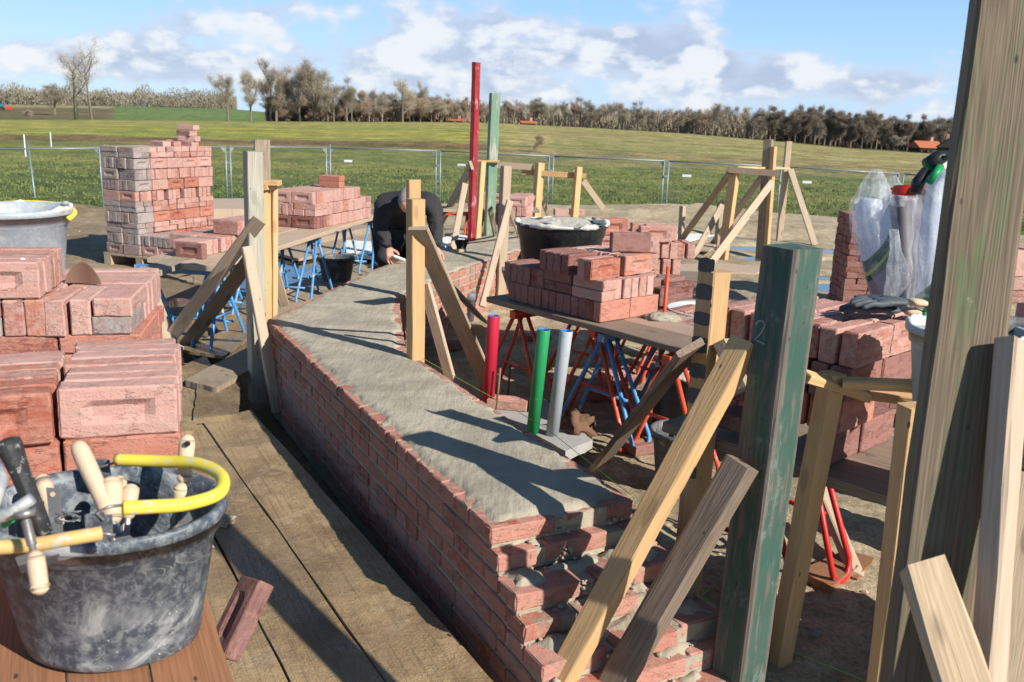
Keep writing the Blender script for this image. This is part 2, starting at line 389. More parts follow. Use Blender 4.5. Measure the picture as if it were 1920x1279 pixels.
TEAL = simple('teal_paint', (.03, .22, .22), .5); TRED = simple('red_machine_paint', (.55, .06, .04), .5)
def mat_muddy():
    t = NT('muddy_board'); p = t.pos(); r = t.rnd()
    n1 = t.noise(p, 3.0, 5, .6); n2 = t.noise(p, 26, 5, .7, dist=.8); n3 = t.noise(p, 120, 3, .7)
    wt = t.ss(t.noise(p, 2.2, 6, .7, dist=.5), .44, .56)
    c = t.mix(t.ss(n1, .35, .65), (.215, .145, .075), (.355, .25, .135))
    film = t.ss(t.noise(p, 7.0, 6, .7), .50, .62); c = t.mix(t.m('MULTIPLY', film, .55), c, (.37, .285, .175))
    c = t.mix(t.m('MULTIPLY', wt, .35), c, (.15, .105, .06))
    c = t.mix(t.m('MULTIPLY', t.ss(n2, .50, .70), .55), c, (.33, .24, .14))
    c = t.vm('SCALE', c, sc=t.m('ADD', .82, t.m('MULTIPLY', r, .36)))
    c = t.mix(t.m('MULTIPLY', t.ss(n3, .60, .70), .4), c, (.12, .085, .05))
    u_ = t.vm('DOT_PRODUCT', p, (.458, -.889, 0)); v_ = t.vm('DOT_PRODUCT', p, (.889, .458, 0))
    gr = t.noise(t.comb(t.m('MULTIPLY', u_, 2.2), t.m('MULTIPLY', v_, 55.0), 0.0), 1.0, 5, .65)
    c = t.mix(t.m('MULTIPLY', t.ss(gr, .52, .66), .42), c, (.13, .085, .045))
    h = t.m('ADD', t.m('MULTIPLY', n2, .8), t.m('ADD', t.m('MULTIPLY', n3, .4), t.m('MULTIPLY', gr, -.7)))
    return t.pbsdf(c, t.lin(wt, 0, 1, .78, .16), t.bump(h, .9, .009), spec=.45)
MUDDY = mat_muddy()
def mat_plastic(name, tint, alpha):
    t = NT(name); p = t.obj()
    n = t.noise(p, 9, 4, .6, dist=1.2); fold = t.noise(t.vm('MULTIPLY', p, (7, 7, 2.5)), 1.6, 4, .6, dist=1.5)
    s = t.node('ShaderNodeBsdfPrincipled'); t.put(s.inputs['Base Color'], t.mix(n, tuple(q * .86 for q in tint), tint)); s.inputs['Roughness'].default_value = .22
    t.put(s.inputs['Normal'], t.bump(fold, .8, .02)); s.inputs['Transmission Weight'].default_value = 0.0
    tr = t.node('ShaderNodeBsdfTransparent'); tl = t.node('ShaderNodeBsdfTranslucent'); t.put(tl.inputs[0], tint)
    m1 = t.node('ShaderNodeMixShader'); m1.inputs[0].default_value = .35; t.t.links.new(s.outputs[0], m1.inputs[1]); t.t.links.new(tl.outputs[0], m1.inputs[2])
    m2 = t.node('ShaderNodeMixShader'); t.put(m2.inputs[0], t.ss(n, .25, .75, alpha - .15, min(1, alpha + .15)))
    t.t.links.new(tr.outputs[0], m2.inputs[1]); t.t.links.new(m1.outputs[0], m2.inputs[2])
    o = t.node('ShaderNodeOutputMaterial'); t.t.links.new(m2.outputs[0], o.inputs[0]); return t.id
FILM = mat_plastic('clear_plastic_film', (.88, .91, .95), .26)
def mat_ground():
    t = NT('ground'); p = t.pos()
    vc = t.attr('surf', 'Color'); gr = t.attr('grassy'); wet = t.attr('wet')
    n1 = t.noise(p, 1.3, 6, .62); n2 = t.noise(p, 9, 6, .68); n3 = t.noise(p, 60, 5, .75); n4 = t.noise(p, 240, 3, .7)
    # sand and mud
    s = t.vm('MULTIPLY', vc, t.mix(t.ss(n1, .35, .65), (.76, .74, .70), (1.12, 1.10, 1.06)))
    s = t.vm('MULTIPLY', s, t.mix(t.ss(n2, .36, .62), (.78, .77, .76), (1.12, 1.12, 1.12)))
    s = t.vm('MULTIPLY', s, t.mix(t.ss(n3, .35, .6), (.72, .70, .67), (1.12, 1.12, 1.12)))
    s = t.mix(t.m('MULTIPLY', t.ss(n4, .62, .70), .5), s, (.42, .36, .28))
    # grass: near tufts and far sward
    g1 = t.noise(t.vm('MULTIPLY', p, (1.0, .55, 1.0)), .55, 6, .72); g2 = t.noise(p, 3.5, 6, .75); g3 = t.noise(t.vm('MULTIPLY', p, (.02, .16, 1)), 1.0, 5, .6)
    g = t.vm('MULTIPLY', vc, t.mix(t.ss(g1, .35, .66), (.66, .72, .60), (1.28, 1.22, 1.1)))
    g = t.vm('MULTIPLY', g, t.mix(t.ss(g2, .40, .62), (.52, .58, .48), (1.42, 1.36, 1.3)))
    g = t.vm('MULTIPLY', g, t.mix(t.ss(t.noise(p, .16, 5, .65), .38, .62), (.80, .84, .82), (1.18, 1.12, 1.10)))
    g = t.vm('MULTIPLY', g, t.mix(t.ss(g3, .38, .62), (.80, .90, .82), (1.20, 1.10, 1.12)))
    g = t.mix(t.m('MULTIPLY', t.ss(t.noise(p, 1.1, 6, .75), .60, .70), .35), g, (.30, .24, .13))
    c = t.mix(gr, s, g)
    wetf = t.m('MULTIPLY', wet, t.ss(n1, .30, .55))
    c = t.mix(t.m('MULTIPLY', wetf, .55), c, (.12, .085, .05))
    h = t.m('ADD', t.m('MULTIPLY', n2, 1.6), t.m('ADD', t.m('MULTIPLY', n3, .9), t.m('MULTIPLY', n4, .25)))
    return t.pbsdf(c, t.lin(wetf, 0, 1, .95, .45), t.bump(h, .8, .018), spec=.2)
GROUND = mat_ground()
def mat_water():
    t = NT('puddle_water'); p = t.pos(); n = t.noise(p, 16, 3, .5)
    return t.pbsdf((.10, .085, .06), .05, t.bump(n, .10, .01), spec=.8)
WATER = mat_water()
def mat_bark(name, a, b):
    t = NT(name); o = t.obj(); n = t.noise(t.vm('MULTIPLY', o, (3, 3, .8)), 2.0, 5, .7)
    r = t.rnd(); c = t.mix(n, a, b); c = t.vm('SCALE', c, sc=t.m('ADD', .75, t.m('MULTIPLY', r, .5)))
    return t.pbsdf(c, .95, None, spec=.1)
BARK = mat_bark('bark', (.14, .12, .09), (.24, .205, .155)); TWIG = mat_bark('twigs', (.29, .25, .185), (.42, .365, .275))
TWIGD = mat_bark('dark_twigs', (.19, .155, .115), (.295, .25, .185)); IVY = mat_bark('ivy', (.035, .055, .02), (.07, .10, .035))  # dark twigs also carry the right wood's shade and haze in their colour
TWIGR = mat_bark('reddish_twigs', (.29, .215, .15), (.40, .30, .215))
# ------------------------------------------------------------------ terrain
def lerp_tab(tab, x):
    if x <= tab[0][0]: return tab[0][1]
    for (a, ya), (b, yb) in zip(tab, tab[1:]):
        if x <= b: return ya + (yb - ya) * (x - a) / (b - a)
    return tab[-1][1]
def sm(a, b, x):
    t = max(0.0, min(1.0, (x - a) / (b - a))); return t * t * (3 - 2 * t)
EDGE = [(-400, 222), (0, 224), (200, 224), (430, 227), (640, 228), (850, 229), (940, 231), (1100, 239), (1280, 250), (1450, 264), (1600, 279), (1750, 288), (1920, 296), (2300, 312)]
CREST = [(-400, 195), (0, 196), (100, 197), (210, 199), (430, 204), (520, 212), (700, 224)]
R_EDGE, R_CREST = 210.0, 600.0
def z_at(px, py, r):               # height that shows at image row py, r metres out in the direction of column px
    d = ray(px, py); k = math.hypot(d.x, d.y); return CH + d.z / k * r
def colpx(x, y):                   # image column of a bearing, taken on the horizon
    v = Vector((x, y, 0)); c = v.dot(cf)
    return 960 + FP * v.dot(cr) / c if c > 1e-3 else (4000 if x > 0 else -2500)
LIP = [(-400, 14.0), (0, 14.6), (190, 14.8), (400, 15.5), (700, 16.5), (1000, 17.5), (1300, 18.2), (1600, 18.0), (1900, 17.0), (2300, 16)]
WA0, WA1 = V(-1.38, 4.97), V(-.03, 2.35)    # outer top edge of the near wall arm
wd = (WA1 - WA0).normalized(); wn = V(-wd.y, wd.x) * -1
if wn.x > 0: wn = -wn
pud = []      # (centre, half sizes, depth)
for (px, py, a, b, dp) in ((600, 500, .9, .9, .07), (470, 520, .7, .5, .07), (640, 480, .6, .35, .06), (400, 600, .45, .3, .05),
                           (1500, 465, 2.2, .20, .08), (1560, 487, 1.8, .16, .08), (1400, 445, 1.8, .2, .08), (1330, 437, .9, .15, .07), (1580, 535, .6, .22, .09), (1560, 515, .7, .2, .08), (1380, 475, .8, .12, .06), (330, 560, .5, .3, .05)):
    g = G(px, py); pud.append((g.x, g.y, a, b, dp))
heaps = []
for (px, py, a, b, h) in ((150, 378, 1.6, .8, .22), (60, 372, 1.4, .7, .18), (175, 400, .8, .5, .12), (1190, 400, 1.5, 1.0, .07), (1300, 395, 1.2, .6, .12), (1290, 440, .35, .25, .10), (1440, 420, .4, .3, .08),
                          (430, 372, 1.2, .4, .12), (895, 560, .30, .35, .14), (700, 800, 0.1, .1, 0), (1470, 440, .8, .3, .08)):
    g = G(px, py); heaps.append((g.x, g.y, a, b, h))
def tz(x, y, detail=True):
    r = math.hypot(x, y)
    px = colpx(x, y)
    lip = lerp_tab(LIP, px) + .5 * nz(x * .5, y * .5, 4)
    fz = -1.55
    if r > 55:
        ze = z_at(px, lerp_tab(EDGE, px), R_EDGE)
        if r <= R_EDGE: fz = -1.55 + (ze + 1.55) * sm(55, R_EDGE + 60, r) / sm(55, R_EDGE + 60, R_EDGE)
        else:
            if px < 700:
                zc = z_at(px, lerp_tab(CREST, px), R_CREST)
                if r <= R_CREST:
                    u = (r - R_EDGE) / (R_CREST - R_EDGE); fz = ze + (zc - ze) * sm(0.05, 1.0, u) - 1.0 * math.sin(math.pi * min(1, u * 2.2)) * (1 if u < .4545 else 0)
                else: fz = zc - (r - R_CREST) * .004
            else: fz = ze - (r - R_EDGE) * .010
        if r < 160: fz += .12 * nz(x * .05, y * .05, 9)
        if px < 930 and 88 < r < 104: fz += .30 * math.exp(-((r - 96) / 3.0) ** 2) * (1 + nz(x * .2, y * .2, 2))
    if r < lip: z = 0.0
    else: z = fz * sm(0, 3.2, r - lip)
    if r < lip + 1:
        k = sm(lip + 1, lip - 1.5, r)
        z += k * (.030 * nz(x * 1.1, y * 1.1, 1) + .02 * nz(x * 3, y * 3, 2))
        if detail and r < 9:
            z += .016 * nz(x * 9, y * 9, 3) + .010 * nz(x * 22, y * 22, 5) + .006 * nz(x * 50, y * 50, 7)
        for (cx, cy, a, b, dp) in pud:
            q = ((x - cx) / a) ** 2 + ((y - cy) / b) ** 2
            if q < 4: z -= dp * math.exp(-q * 1.2)
        for (cx, cy, a, b, h) in heaps:
            q = ((x - cx) / a) ** 2 + ((y - cy) / b) ** 2
            if q < 5: z += h * math.exp(-q * 1.3) * (1 + .6 * nz(x * 3, y * 3, 8))
        # the trench between the walkway boards and the wall
        P = V(x, y, 0); d = (P - WA0.to_3d()).dot(wn.to_3d()); al = (P - WA0.to_3d()).dot(wd.to_3d())
        if -.2 < d < .45 and -1.0 < al < 4: z -= .13 * sm(.42, .20, d) * sm(-.2, -.02, d) * sm(-1.0, -.3, al)
    return z
def build_ground():
    angs = []
    a = -180.0
    while a < 180:
        angs.append(a); a += .42 if -38 < a < 38 else (6 if abs(a) > 60 else 2)
    rad = [0.0, .6]; r = .6
    while r < 5000:
        r *= 1.0105 if r < 24 else (1.03 if r < 260 else 1.12)
        r_ = r; rad.append(r_)
    vs = []; cols = []; gs = []; wet = []
    SAND = V(.41, .335, .225); SANDL = V(.51, .425, .295); MUD = V(.29, .22, .14)
    for rr in rad[1:]:
        for a in angs:
            x, y = rr * math.sin(R(a)), rr * math.cos(R(a)); fr = abs(a) < 62
            z = tz(x, y, fr) if fr else (0 if rr < 16 else -1.55)
            vs.append((x, y, z))
            px = colpx(x, y) if fr else (-2500 if a < 0 else 4000)
            lip = lerp_tab(LIP, px) + .8 * nz(x * .7, y * .7, 6) + 1.0
            g = sm(lip - .1, lip + .5, rr)
            w = 0
            if g < 1:
                c = SAND.lerp(SANDL, sm(-.3, .4, nz(x * .35, y * .35, 11) + (-.35 + .75 * sm(700, 1150, px))))
                lf = sm(950, 600, px)
                c = c.lerp(MUD, (.40 + .4 * sm(-.2, .4, nz(x * .8, y * .8, 13))) * lf); w = sm(-.2, .3, nz(x * .6, y * .6, 14)) * .8 * lf
                k2 = sm(5.0, 4.0, rr) * lf; w = max(w, .7 * k2); c = c.lerp(V(.27, .19, .11), .6 * k2)
            if g > 0:
                # grass below the mound, then stubble, then the young crop
                gg = V(.095, .135, .038)
                gg = gg.lerp(V(.21, .215, .08), sm(28, 62, rr))
                if px > 900: gg = gg.lerp(V(.30, .245, .14), sm(66, 74, rr + 4 * nz(x * .1, y * .1)) * (1 - sm(96, 110, rr)) * .85)
                if px < 930: gg = gg.lerp(V(.20, .135, .085), sm(86, 91, rr + 3 * nz(x * .1, y * .1)) * (1 - sm(99, 102, rr)))
                crop = V(.30, .30, .085).lerp(V(.36, .31, .155), sm(850, 1000, px))
                gg = gg.lerp(crop, sm(100, 106, rr))
                gg = gg.lerp(V(.36, .31, .15), sm(140, 175, rr) * .45)
                if px > 1050: gg = gg.lerp(V(.30, .25, .13), sm(120, 150, rr) * (1 - sm(170, 180, rr)) * .5)
                if rr > 206:
                    if px < 500:
                        gg = V(.155, .225, .085)
                        if px < 215: gg = V(.17, .14, .085) if rr < 430 else (V(.38, .30, .19) if rr < 540 else V(.16, .20, .07))
                        if px < 215 and rr < 260: gg = V(.12, .19, .05)
                    else: gg = V(.14, .11, .07)
                    if rr < 216: gg = V(.13, .09, .06)
                c = gg if g >= 1 else c.lerp(gg, g)
            cols.append((c.x, c.y, c.z, 1)); gs.append(g); wet.append(w)
    n = len(angs); fs = []
    vs.append((0, 0, 0)); cols.append((.3, .22, .14, 1)); gs.append(0); wet.append(.5); ci = len(vs) - 1
    for i in range(len(rad) - 2):
        for k in range(n):
            l = (k + 1) % n; fs.append((i * n + k, (i + 1) * n + k, (i + 1) * n + l, i * n + l))
    for k in range(n): fs.append((ci, k, (k + 1) % n))
    me = bpy.data.meshes.new('ground'); me.from_pydata(vs, [], fs); me.materials.append(GROUND)
    at = me.attributes.new('surf', 'FLOAT_COLOR', 'POINT'); at.data.foreach_set('color', [q for c in cols for q in c])
    at = me.attributes.new('grassy', 'FLOAT', 'POINT'); at.data.foreach_set('value', gs)
    at = me.attributes.new('wet', 'FLOAT', 'POINT'); at.data.foreach_set('value', wet)
    me.polygons.foreach_set('use_smooth', [True] * len(fs)); me.update()
    o = bpy.data.objects.new('ground', me); C.objects.link(o); tag(o, kind='structure')
    # puddles: flat water that shows only where the ground dips under it
    for i, (cx, cy, a, b, dp) in enumerate(pud):
        w = MB(); nn = 28
        w.v = [(a * 1.45 * math.cos(2 * math.pi * k / nn), b * 1.45 * math.sin(2 * math.pi * k / nn), 0) for k in range(nn)]; w.f = [tuple(range(nn))]
        o = w.obj('water', WATER, recenter=False); o.location = (cx, cy, -.024 - .0015 * i); tag(o, kind='structure')
build_ground()

# ------------------------------------------------------------------ bare winter trees
def tree_mesh(seed, h=10.0, spread=.42, trunk=.3, twigs=2600, tall=.32, tw=.024, broom=1.0):
    rnd = random.Random(seed); limb = MB(); tips = []
    def grow(p, d, L, r, lv):
        pts = [p]; rs = [r]; n = 4
        for i in range(n):
            d = (d + Vector((rnd.uniform(-1, 1), rnd.uniform(-1, 1), rnd.uniform(-.2, .7))) * (.16 if lv else .06)).normalized()
            p = p + d * (L / n); pts.append(p); rs.append(r * (1 - .45 * (i + 1) / n))
            if lv > 0 and i > 0: tips.append((p, d, lv))
        limb.tube(pts, rs, 5 if lv < 2 else 3, caps=False)
        tips.append((p, d, lv))
        if lv < 3:
            k = rnd.randint(3, 4) if lv else rnd.randint(5, 7)
            for j in range(k):
                t = (rnd.uniform(.0, 1) if lv else (j + .8) / k * (1 - tall) + tall)
                i = min(n - 1, int(t * n)); q = pts[i].lerp(pts[i + 1], t * n - i)
                an = rnd.uniform(0, 6.28) + j * 2.4; ti = rnd.uniform(.5, 1.1) * (spread * 2 if lv == 0 else 1)
                nd = (d * math.cos(ti) + (Vector((math.cos(an), math.sin(an), .15)).normalized()) * math.sin(ti)).normalized()
                grow(q, nd, L * rnd.uniform(.42, .62) * (1.0 - .25 * t if lv == 0 else 1), rs[i] * rnd.uniform(.42, .6), lv + 1)
    grow(Vector((0, 0, 0)), Vector((0, 0, 1)), h * .72, trunk, 0)
    tm = MB()
    for _ in range(twigs):
        p, d, lv = rnd.choice(tips)
        p = p + Vector((rnd.gauss(0, 1), rnd.gauss(0, 1), rnd.gauss(0, 1))) * .09 * h * .35
        q = (d + Vector((rnd.gauss(0, 1), rnd.gauss(0, 1), rnd.gauss(.35, 1))) * .75).normalized() * rnd.uniform(.05, .13) * h * broom
        s = q.cross(Vector((rnd.gauss(0, 1), rnd.gauss(0, 1), .2))).normalized() * tw * rnd.uniform(.5, 1.1)
        b = len(tm.v); tm.v += [tuple(p - s), tuple(p + s), tuple(p + q)]; tm.f.append((b, b + 1, b + 2)); tm.mi.append(0)
    return limb, tm
TPL = {}
def tpl(key, *a, bark=BARK, twig=TWIG, **k):
    l, t = tree_mesh(*a, **k); TPL[key] = (l.mesh('trunk', bark), t.mesh('crown', twig))
for i in range(5): tpl('oak%d' % i, 11 + i, spread=.50, tall=.16, twigs=4000, twig=(TWIG, TWIGD, TWIGR)[i % 3] if i else TWIG)
for i in range(3): tpl('slim%d' % i, 31 + i, spread=.30, trunk=.20, tall=.2, twigs=4200, twig=TWIG)
tpl('lone0', 51, spread=.52, trunk=.20, tall=.38, twigs=1500, tw=.018, broom=.8)
tpl('lone1', 57, spread=.56, trunk=.20, tall=.36, twigs=1500, tw=.018, broom=.8)
for i in range(3): tpl('bush%d' % i, 71 + i, spread=.55, trunk=.10, tall=.05, twigs=4200, tw=.035, twig=(TWIGR, TWIG, TWIGD)[i])
for i in range(3): tpl('wood%d' % i, 81 + i, spread=.38, trunk=.28, tall=.12, twigs=5600, tw=.04, twig=TWIGD)
def tree(key, x, y, h, label, cat='tree', group=None, wide=1.0, name='bare_tree', z=None):
    zz = tz(x, y) if z is None else z
    o = empty(name, (x, y, zz - .15), random.uniform(0, 6.28), label=label, cat=cat, group=group)
    s = h / 10.0
    for nm, me in (('trunk', TPL[key][0]), ('crown', TPL[key][1])):
        c = bpy.data.objects.new(nm, me); C.objects.link(c); c.parent = o; c.scale = (s * wide, s * wide, s)
    return o
def bearing(px, r):
    d = ray(px, 225); k = math.hypot(d.x, d.y); return d.x / k * r, d.y / k * r
def tree_px(key, px, top, r, label, **k):
    x, y = bearing(px, r); z = tz(x, y); h = z_at(px, top, r) - z
    return tree(key, x, y, max(h, 1.0), label, **k)
# two lone trees by the far field edge
tree_px('lone0', 143, 88, 205, 'tall bare tree with dark ivied trunk, leftmost of the two lone trees', wide=1.0)
tree_px('lone1', 172, 92, 208, 'tall bare tree with clear slender trunk, right of the ivy clad lone tree', wide=1.05)
def ivy(px, r, h, lab):
    x, y = bearing(px, r); z = tz(x, y); m = MB(); rn = random.Random(px)
    for _ in range(900):
        t = rn.random(); a = rn.uniform(0, 6.28); q = (.42 - .22 * t) * rn.uniform(.6, 1.2)
        p = Vector((x + q * math.cos(a), y + q * math.sin(a), z + t * h)); s = .12
        b = len(m.v); m.v += [tuple(p + Vector((rn.uniform(-s, s), rn.uniform(-s, s), rn.uniform(-s, s)))) for _ in range(3)]; m.f.append((b, b + 1, b + 2)); m.mi.append(0)
    tag(m.obj('ivy', IVY), lab, 'climbing plant')
ivy(143, 205, 5.0, 'dark green ivy wrapped round the trunk of the leftmost lone tree')
tree_px('oak1', 104, 165, 330, 'low broad bare tree standing on the brown slope left of the lone trees', wide=1.5)
# the copse behind the red post
cop = [(428, 138, 'oak0', 1.0), (470, 133, 'oak3', .9), (508, 124, 'oak1', .8), (550, 125, 'oak2', 1.05), (590, 116, 'oak4', 1.0), (615, 150, 'slim0', 1.0), (640, 165, 'oak2', .9),
       (660, 158, 'slim1', 1.0), (682, 168, 'bush0', .9), (700, 166, 'oak0', .8), (755, 150, 'oak3', 1.0), (788, 163, 'slim2', .9), (815, 178, 'oak4', .8), (838, 182, 'slim1', 1.0), (868, 186, 'oak1', .9), (530, 140, 'slim1', 1.0), (573, 140, 'slim2', .9), (518, 150, 'oak4', .9), (562, 128, 'oak3', 1.0), (604, 128, 'oak0', 1.1), (626, 158, 'oak3', 1.1), (650, 168, 'oak1', 1.2), (692, 172, 'oak2', 1.1), (716, 174, 'oak4', 1.2), (738, 170, 'oak0', 1.1), (775, 168, 'oak2', 1.1), (800, 176, 'oak1', 1.2), (826, 186, 'oak3', 1.2), (852, 190, 'oak0', 1.2)]
LC = ['bare tree with a pale trunk in the copse at the far field edge', 'bare brownish tree in the copse at the far field edge']
for i, (px, top, k, w) in enumerate(cop):
    lab = {428: 'broad bare tree at the left end of the copse', 755: 'round crowned bare tree near the right end of the copse, left of the red post', 590: 'tallest bare tree of the copse with a high airy crown', 550: 'dense brown crowned tree of the copse with a pale trunk'}.get(px, LC[0] if k[0] == 's' else LC[1])
    tree_px(k, px, top, 205 + (i * 7) % 23, lab, group='trees of the copse at the field edge', wide=w)
for i in range(16):
    px = 520 + i * 21 + random.uniform(-6, 6)
    tree_px('bush%d' % (i % 3), px, 186 + random.uniform(-10, 12), 214 + random.uniform(-4, 14), 'twiggy reddish brown shrub growing under the copse', cat='shrub', name='shrub', group='shrubs under the copse', wide=1.5)
# treeline to the right: base follows the field edge
TOPS = [(890, 190), (940, 196), (965, 186), (1000, 190), (1060, 187), (1130, 190), (1200, 198), (1240, 208), (1265, 205), (1290, 203), (1330, 198), (1350, 196), (1400, 203), (1450, 208), (1500, 207), (1560, 207), (1600, 212), (1660, 218), (1720, 226), (1790, 224), (1850, 232), (1960, 240)]
px = 888; i = 0
while px < 1975:
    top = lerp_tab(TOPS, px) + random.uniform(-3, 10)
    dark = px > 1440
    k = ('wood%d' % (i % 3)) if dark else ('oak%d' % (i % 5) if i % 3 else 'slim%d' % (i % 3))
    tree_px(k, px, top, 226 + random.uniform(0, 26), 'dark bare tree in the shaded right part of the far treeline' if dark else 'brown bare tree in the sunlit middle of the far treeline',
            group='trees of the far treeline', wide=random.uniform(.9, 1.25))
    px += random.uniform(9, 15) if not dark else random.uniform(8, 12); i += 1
# underwood that closes the gaps: one mass of twigs per wood
def underwood(name, pts, n, hmax, mat, label, tw=.10, ragged=.5):
    m = MB(); rn = random.Random(5)
    for _ in range(n):
        px = rn.uniform(pts[0], pts[1]); r = rn.uniform(pts[2], pts[3]); x, y = bearing(px, r); z = tz(x, y, False)
        hh = hmax * (.55 + ragged * nz(x * .07, y * .07, 5)) * (rn.random() ** .7)
        p = Vector((x, y, z + hh)); q = Vector((rn.gauss(0, .5), rn.gauss(0, .5), rn.uniform(.6, 1.6))); s = Vector((rn.uniform(-1, 1), rn.uniform(-1, 1), 0)).normalized() * tw
        b = len(m.v); m.v += [tuple(p - s - q * .5), tuple(p + s - q * .5), tuple(p + q)]; m.f.append((b, b + 1, b + 2)); m.mi.append(0)
    tag(m.obj(name, mat), label, 'woodland', kind='stuff')
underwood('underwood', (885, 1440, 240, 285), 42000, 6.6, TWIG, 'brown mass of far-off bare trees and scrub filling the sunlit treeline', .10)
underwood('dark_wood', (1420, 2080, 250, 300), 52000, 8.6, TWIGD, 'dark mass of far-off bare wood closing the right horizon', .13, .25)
underwood('far_wood', (-60, 445, 640, 720), 30000, 13.5, TWIG, 'hazy brown wood on the horizon behind the green hill', .28, .8)
underwood('copse_scrub', (500, 880, 222, 240), 26000, 7.0, TWIGR, 'reddish brown scrub between the trunks of the copse', .09)
for i in range(22):
    px = -30 + i * 21 + random.uniform(-6, 6)
    tree_px('oak%d' % (i % 5), px, 183 + random.uniform(-5, 8), 600 + random.uniform(0, 30), 'faint bare tree on the horizon behind the green hill', group='trees on the far left horizon', wide=1.2)
tree_px('bush0', 1008, 250, 88, 'small russet leafless shrub alone in the stubble field', cat='shrub', name='shrub')
tree_px('oak0', 1683, 252, 222, 'small round pale tree in front of the dark wood', wide=1.6)
tree_px('bush1', 52, 205, 215, 'grey leafless bush beside the brown field at far left', cat='shrub', name='shrub', wide=2)

# ------------------------------------------------------------------ far buildings and machines
def house(px, py, r, w, h, d, rf, label, wall, roofm, yaw):
    x, y = bearing(px, r); z = tz(x, y, False); o = empty('farmhouse', (x, y, z), yaw, label=label, cat='house')
    M = o.matrix_basis
    a = MB(); a.box((0, 0, h / 2), (w, d, h), M); a.obj('wall', wall, o)
    b = MB(); ov = .35
    b.add([(-w / 2 - ov, -d / 2 - ov, h + .02), (w / 2 + ov, -d / 2 - ov, h + .02), (w / 2 + ov, d / 2 + ov, h + .02), (-w / 2 - ov, d / 2 + ov, h + .02), (-w / 2 - ov, 0, h + rf), (w / 2 + ov, 0, h + rf)],
          [(0, 1, 5, 4), (2, 3, 4, 5), (0, 4, 3), (1, 2, 5), (3, 2, 1, 0)], M)
    b.obj('roof', roofm, o)
    for k in range(3):
        c = MB(); c.box((-w / 3 + k * w / 3, -d / 2 - .04, h * .5), (w * .12, .08, h * .45), M); c.obj('window', simple('window_glass', (.02, .02, .025), .2, 3, .1, 0) if k < 0 else BLACKP, o)
    c = MB(); c.box((w * .25, .2, h + rf + .2), (.6, .6, 1.2), M); c.obj('chimney', BRICK, o)
ROOF = simple('orange_roof_tiles', (.42, .13, .06), .8, 12, .2, .3); WALLB = simple('dark_timber_wall', (.05, .045, .04), .8, 5, .2, .2)
GABLE = simple('pale_gable', (.60, .50, .33), .7, 5, .1, .1)
house(1742, 275, 222, 5.5, 1.0, 4, 1.5, 'far-off farmhouse with orange tiled roof in front of the dark wood', WALLB, ROOF, .25)
house(1785, 275, 216, 5, 1.3, 4, 2.0, 'dark far-off barn with steep black roof right of the orange roofed farmhouse', WALLB, WALLB, 1.2)
house(990, 236, 222, 3, .3, 3, .6, 'low far-off shed with orange roof before the middle treeline', WALLB, ROOF, .1)
house(855, 226, 221, 3, .3, 3, .5, 'low far-off shed with rusty roof just left of the red post', WALLB, ROOF, -.1)
def tractor():
    x, y = bearing(4, 380); z = tz(x, y, False); o = empty('tractor', (x, y, z), .2, label='small far-off tractor with teal body and red implement at the left edge', cat='tractor'); M = o.matrix_basis @ Matrix.Scale(.8, 4)
    a = MB(); a.box((-.9, 0, 1.1), (2.4, 1.3, .9), M); a.box((.5, 0, 1.9), (1.4, 1.3, 1.5), M); a.obj('body', TEAL, o)
    a = MB(); a.box((3.2, 0, .9), (2.8, 2.2, .9), M); a.box((2.9, 0, 1.5), (1.2, 1.6, .5), M); a.obj('implement', TRED, o)
    for (u, r_) in ((-1.6, .5), (.6, .85)):
        for s in (-1, 1):
            a = MB(); a.tube([M @ Vector((u, s * .95 - .15, r_)), M @ Vector((u, s * .95 + .15, r_))], r_ * .8, 14); a.obj('wheel', RUB, o)
tractor()
# ------------------------------------------------------------------ lumber
def beam_mesh(w, t, L, rnd, seg=None, ch=.004, wob=.0012, cut0=0.0, cut1=0.0, warp=0.0, tip=None):
    seg = seg or max(2, int(L / .12)); m = MB(); n = 8
    hw, ht = w / 2, t / 2
    prof = [(hw, -ht + ch), (hw, ht - ch), (hw - ch, ht), (-hw + ch, ht), (-hw, ht - ch), (-hw, -ht + ch), (-hw + ch, -ht), (hw - ch, -ht)]
    wx = rnd.uniform(-1, 1) * warp
    for i in range(seg + 1):
        z = L * i / seg; b = wx * math.sin(math.pi * i / seg)
        for (x, y) in prof:
            zz = z
            if i == 0: zz += x * cut0
            if i == seg: zz += x * cut1
            sc = 1.0
            if tip and z < tip: sc = max(.12, z / tip)
            m.v.append((x * sc + b + rnd.uniform(-wob, wob), y * sc + rnd.uniform(-wob, wob), zz + (rnd.uniform(-wob, wob) if i in (0, seg) else 0)))
    for i in range(seg):
        for k in range(n):
            l = (k + 1) % n; m.f.append((i * n + k, i * n + l, (i + 1) * n + l, (i + 1) * n + k)); m.mi.append(0)
    m.f.append(tuple(range(n))[::-1]); m.f.append(tuple(seg * n + k for k in range(n))); m.mi += [0, 0]
    return m
_bs = [0]
def beam(name, p0, p1, w, t, mat, yaw=None, side=None, parent=None, **kw):
    """a piece of timber from p0 to p1; its width runs along the yaw direction (or the given vector)"""
    _bs[0] += 1; rn = random.Random(_bs[0]); p0, p1 = Vector(p0), Vector(p1)
    z = (p1 - p0).normalized(); x = Vector((math.cos(R(yaw)), math.sin(R(yaw)), 0)) if yaw is not None else Vector(side)
    x = (x - z * x.dot(z)).normalized(); y = z.cross(x)
    lab = kw.pop('label', None); cat = kw.pop('cat', None); grp = kw.pop('group', None)
    m = beam_mesh(w, t, (p1 - p0).length, rn, **kw)
    o = m.obj(name, mat, parent, M=frame(x, y, z, p0))
    return tag(o, lab, cat, grp)
